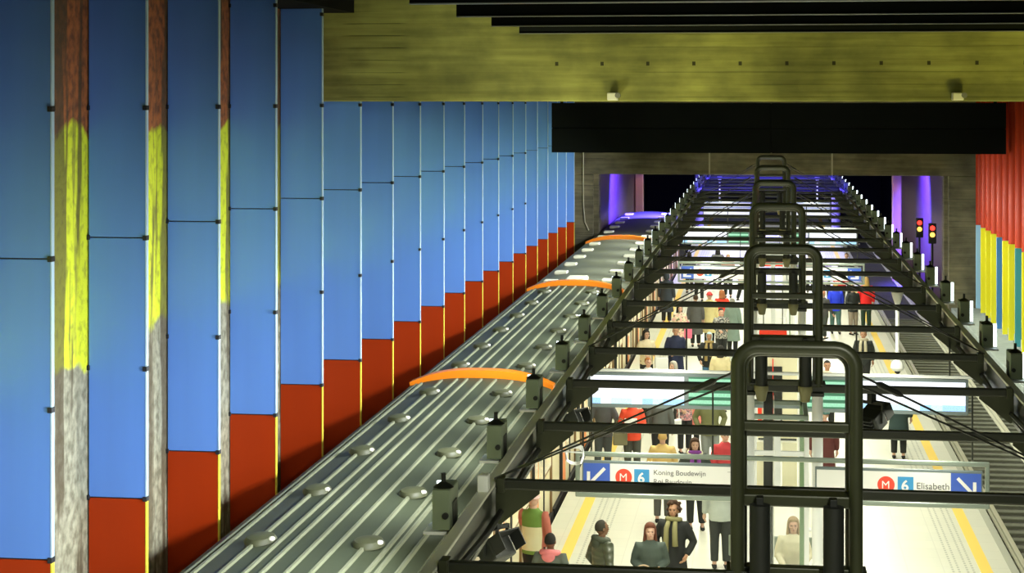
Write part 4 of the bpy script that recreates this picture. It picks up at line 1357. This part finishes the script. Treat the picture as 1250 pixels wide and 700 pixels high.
person(1.50, 43.42, 4, 'person in a pale coat facing the camera over the green text board', topm=(.80, .72, .55), hair='short', hairc='black', skin='tan', pose='stand', h=1.70)
# fourth group
person(-3.38, 63.6, 172, 'person in a dark navy hooded coat standing close to the train doors', top='coat', topm=(.03, .04, .055), hair='hood', hairc=(.03, .04, .055), pose='stand', h=1.80)
person(-1.72, 58.3, 12, 'person with red hat and long pale yellow coat in the far crowd', top='coat', topm=(.78, .68, .33), hair='hat', hairc=(.6, .05, .05), pose='stand', h=1.70)
person(-1.36, 59.7, 200, 'person in a vivid red jacket beside the long pale yellow coat', topm=(.80, .06, .03), hair='bob', hairc=(.35, .12, .04), pose='pocket', h=1.62)
person(-2.15, 57.9, 185, 'person with dark hair and a grey coat beside the floral coat', top='coat', topm=(.11, .11, .11), hair='short', hairc='brown', pose='stand', h=1.66)
person(-2.55, 55.6, 30, 'person in a cream floral coat in the far crowd', top='coat', topm=FLOR, hair='bob', hairc='black', pose='hold', h=1.58)
bag(-2.28, 55.2, .62, 0, 'pink bag beside the cream floral coat', mat('pink_bag', (.75, .16, .28), .6), .24, .14, .34, .18)
person(-0.95, 56.4, 160, 'person in a grey-green coat beside the hoops in the far crowd', top='coat', topm=(.22, .30, .26), hair='short', hairc='grey', pose='stand', h=1.72)
person(-1.25, 54.2, 20, 'person in a mottled grey jacket in the far crowd near the hoops', topm=patterned('mottled_grey', (.3, .3, .28), (.05, .05, .05), (.55, .5, .42), 22), hair='short', hairc='black', pose='hold', h=1.66)
person(2.40, 61.52, 185, 'person in a bright blue jacket on the empty-track side', topm=(.02, .05, .75), legs=(.06, .13, .12), hair='short', hairc='blond', pose='walk', h=1.74)
person(1.94, 59.84, 140, 'person in a dark grey jacket leaning beside the bright blue jacket', topm=(.06, .06, .06), legs=(.05, .06, .05), hair='short', hairc=(.6, .25, .15), pose='walk', h=1.66)
person(3.50, 63.2, 188, 'person with long blond hair and red jacket seen from behind by the platform edge', topm=(.82, .02, .02), legs=(.02, .05, .03), hair='long', hairc='blond', pose='stand', h=1.78)
person(2.98, 61.6, 30, 'person in a black jacket between the bright blue and the red jackets', topm=(.02, .025, .025), legs=(.30, .25, .2), hair='short', hairc='brown', pose='hold', h=1.66)
person(2.65, 49.04, -8, 'person with pale scarf and black coat walking alone towards the camera', topm=(.025, .03, .028), hair='short', hairc='auburn', skin='tan', scarf=(.55, .50, .36), pose='walk', h=1.74)
person(2.95, 40.5, 176, 'person in a long dark teal coat walking away alone behind the Elisabeth sign', top='coat', topm=(.025, .050, .050), hair='bob', hairc='brown', pose='stand', h=1.74)
bag(2.53, 40.42, 1.0, 80, 'grey handbag on the shoulder of the long dark teal coat', mat('grey_bag', (.24, .27, .25), .6), .34, .11, .24, .24)
# seated on the bench behind the lift
person(0.46, 28.47, 0, 'seated person with long ash-blond hair and cream top seen through the glass lift', topm=(.62, .58, .42), legs=(.05, .06, .055), hair='long', hairc=(.34, .24, .13), pose='sit', h=1.72, z=.065)
person(-0.20, 28.47, 0, 'seated person in a yellow jacket behind the green lift post', topm=(.80, .58, .05), legs=(.07, .10, .08), hair='bob', hairc='black', pose='sit', h=1.70, z=.065)
# far crowd in the violet light at the tunnel mouth
FC = [(-3.0, 74, 170, (.05, .05, .07), 'black'), (-2.5, 71, 10, (.35, .3, .5), 'brown'), (-1.9, 76, 190, (.16, .16, .17), 'black'), (-1.4, 72.5, 0, (.55, .3, .25), 'blond'), (-0.8, 70.5, 20, (.75, .7, .65), 'brown'),
      (1.3, 72, 180, (.25, .2, .45), 'brown'), (1.9, 75, 0, (.5, .45, .4), 'grey'), (2.4, 71.5, 10, (.30, .24, .60), 'brown'), (2.9, 69.5, 170, (.6, .05, .05), 'black'), (3.3, 73.5, 0, (.05, .05, .06), 'brown')]
FN = ['black', 'lilac', 'grey', 'rose', 'cream', 'plum', 'stone', 'violet', 'scarlet', 'jet-black']
for i, (x, y, f, c, hc) in enumerate(FC):
    person(x, y, f, 'distant person in a %s jacket at the tunnel mouth, %s' % (FN[i], 'train side' if x < 0 else 'empty-track side'), topm=c, hair='short' if i % 2 else 'bob', hairc=hc, pose=('stand', 'walk', 'pocket')[i % 3], h=1.66 + .02 * (i % 5), group='distant passengers at the tunnel mouth')
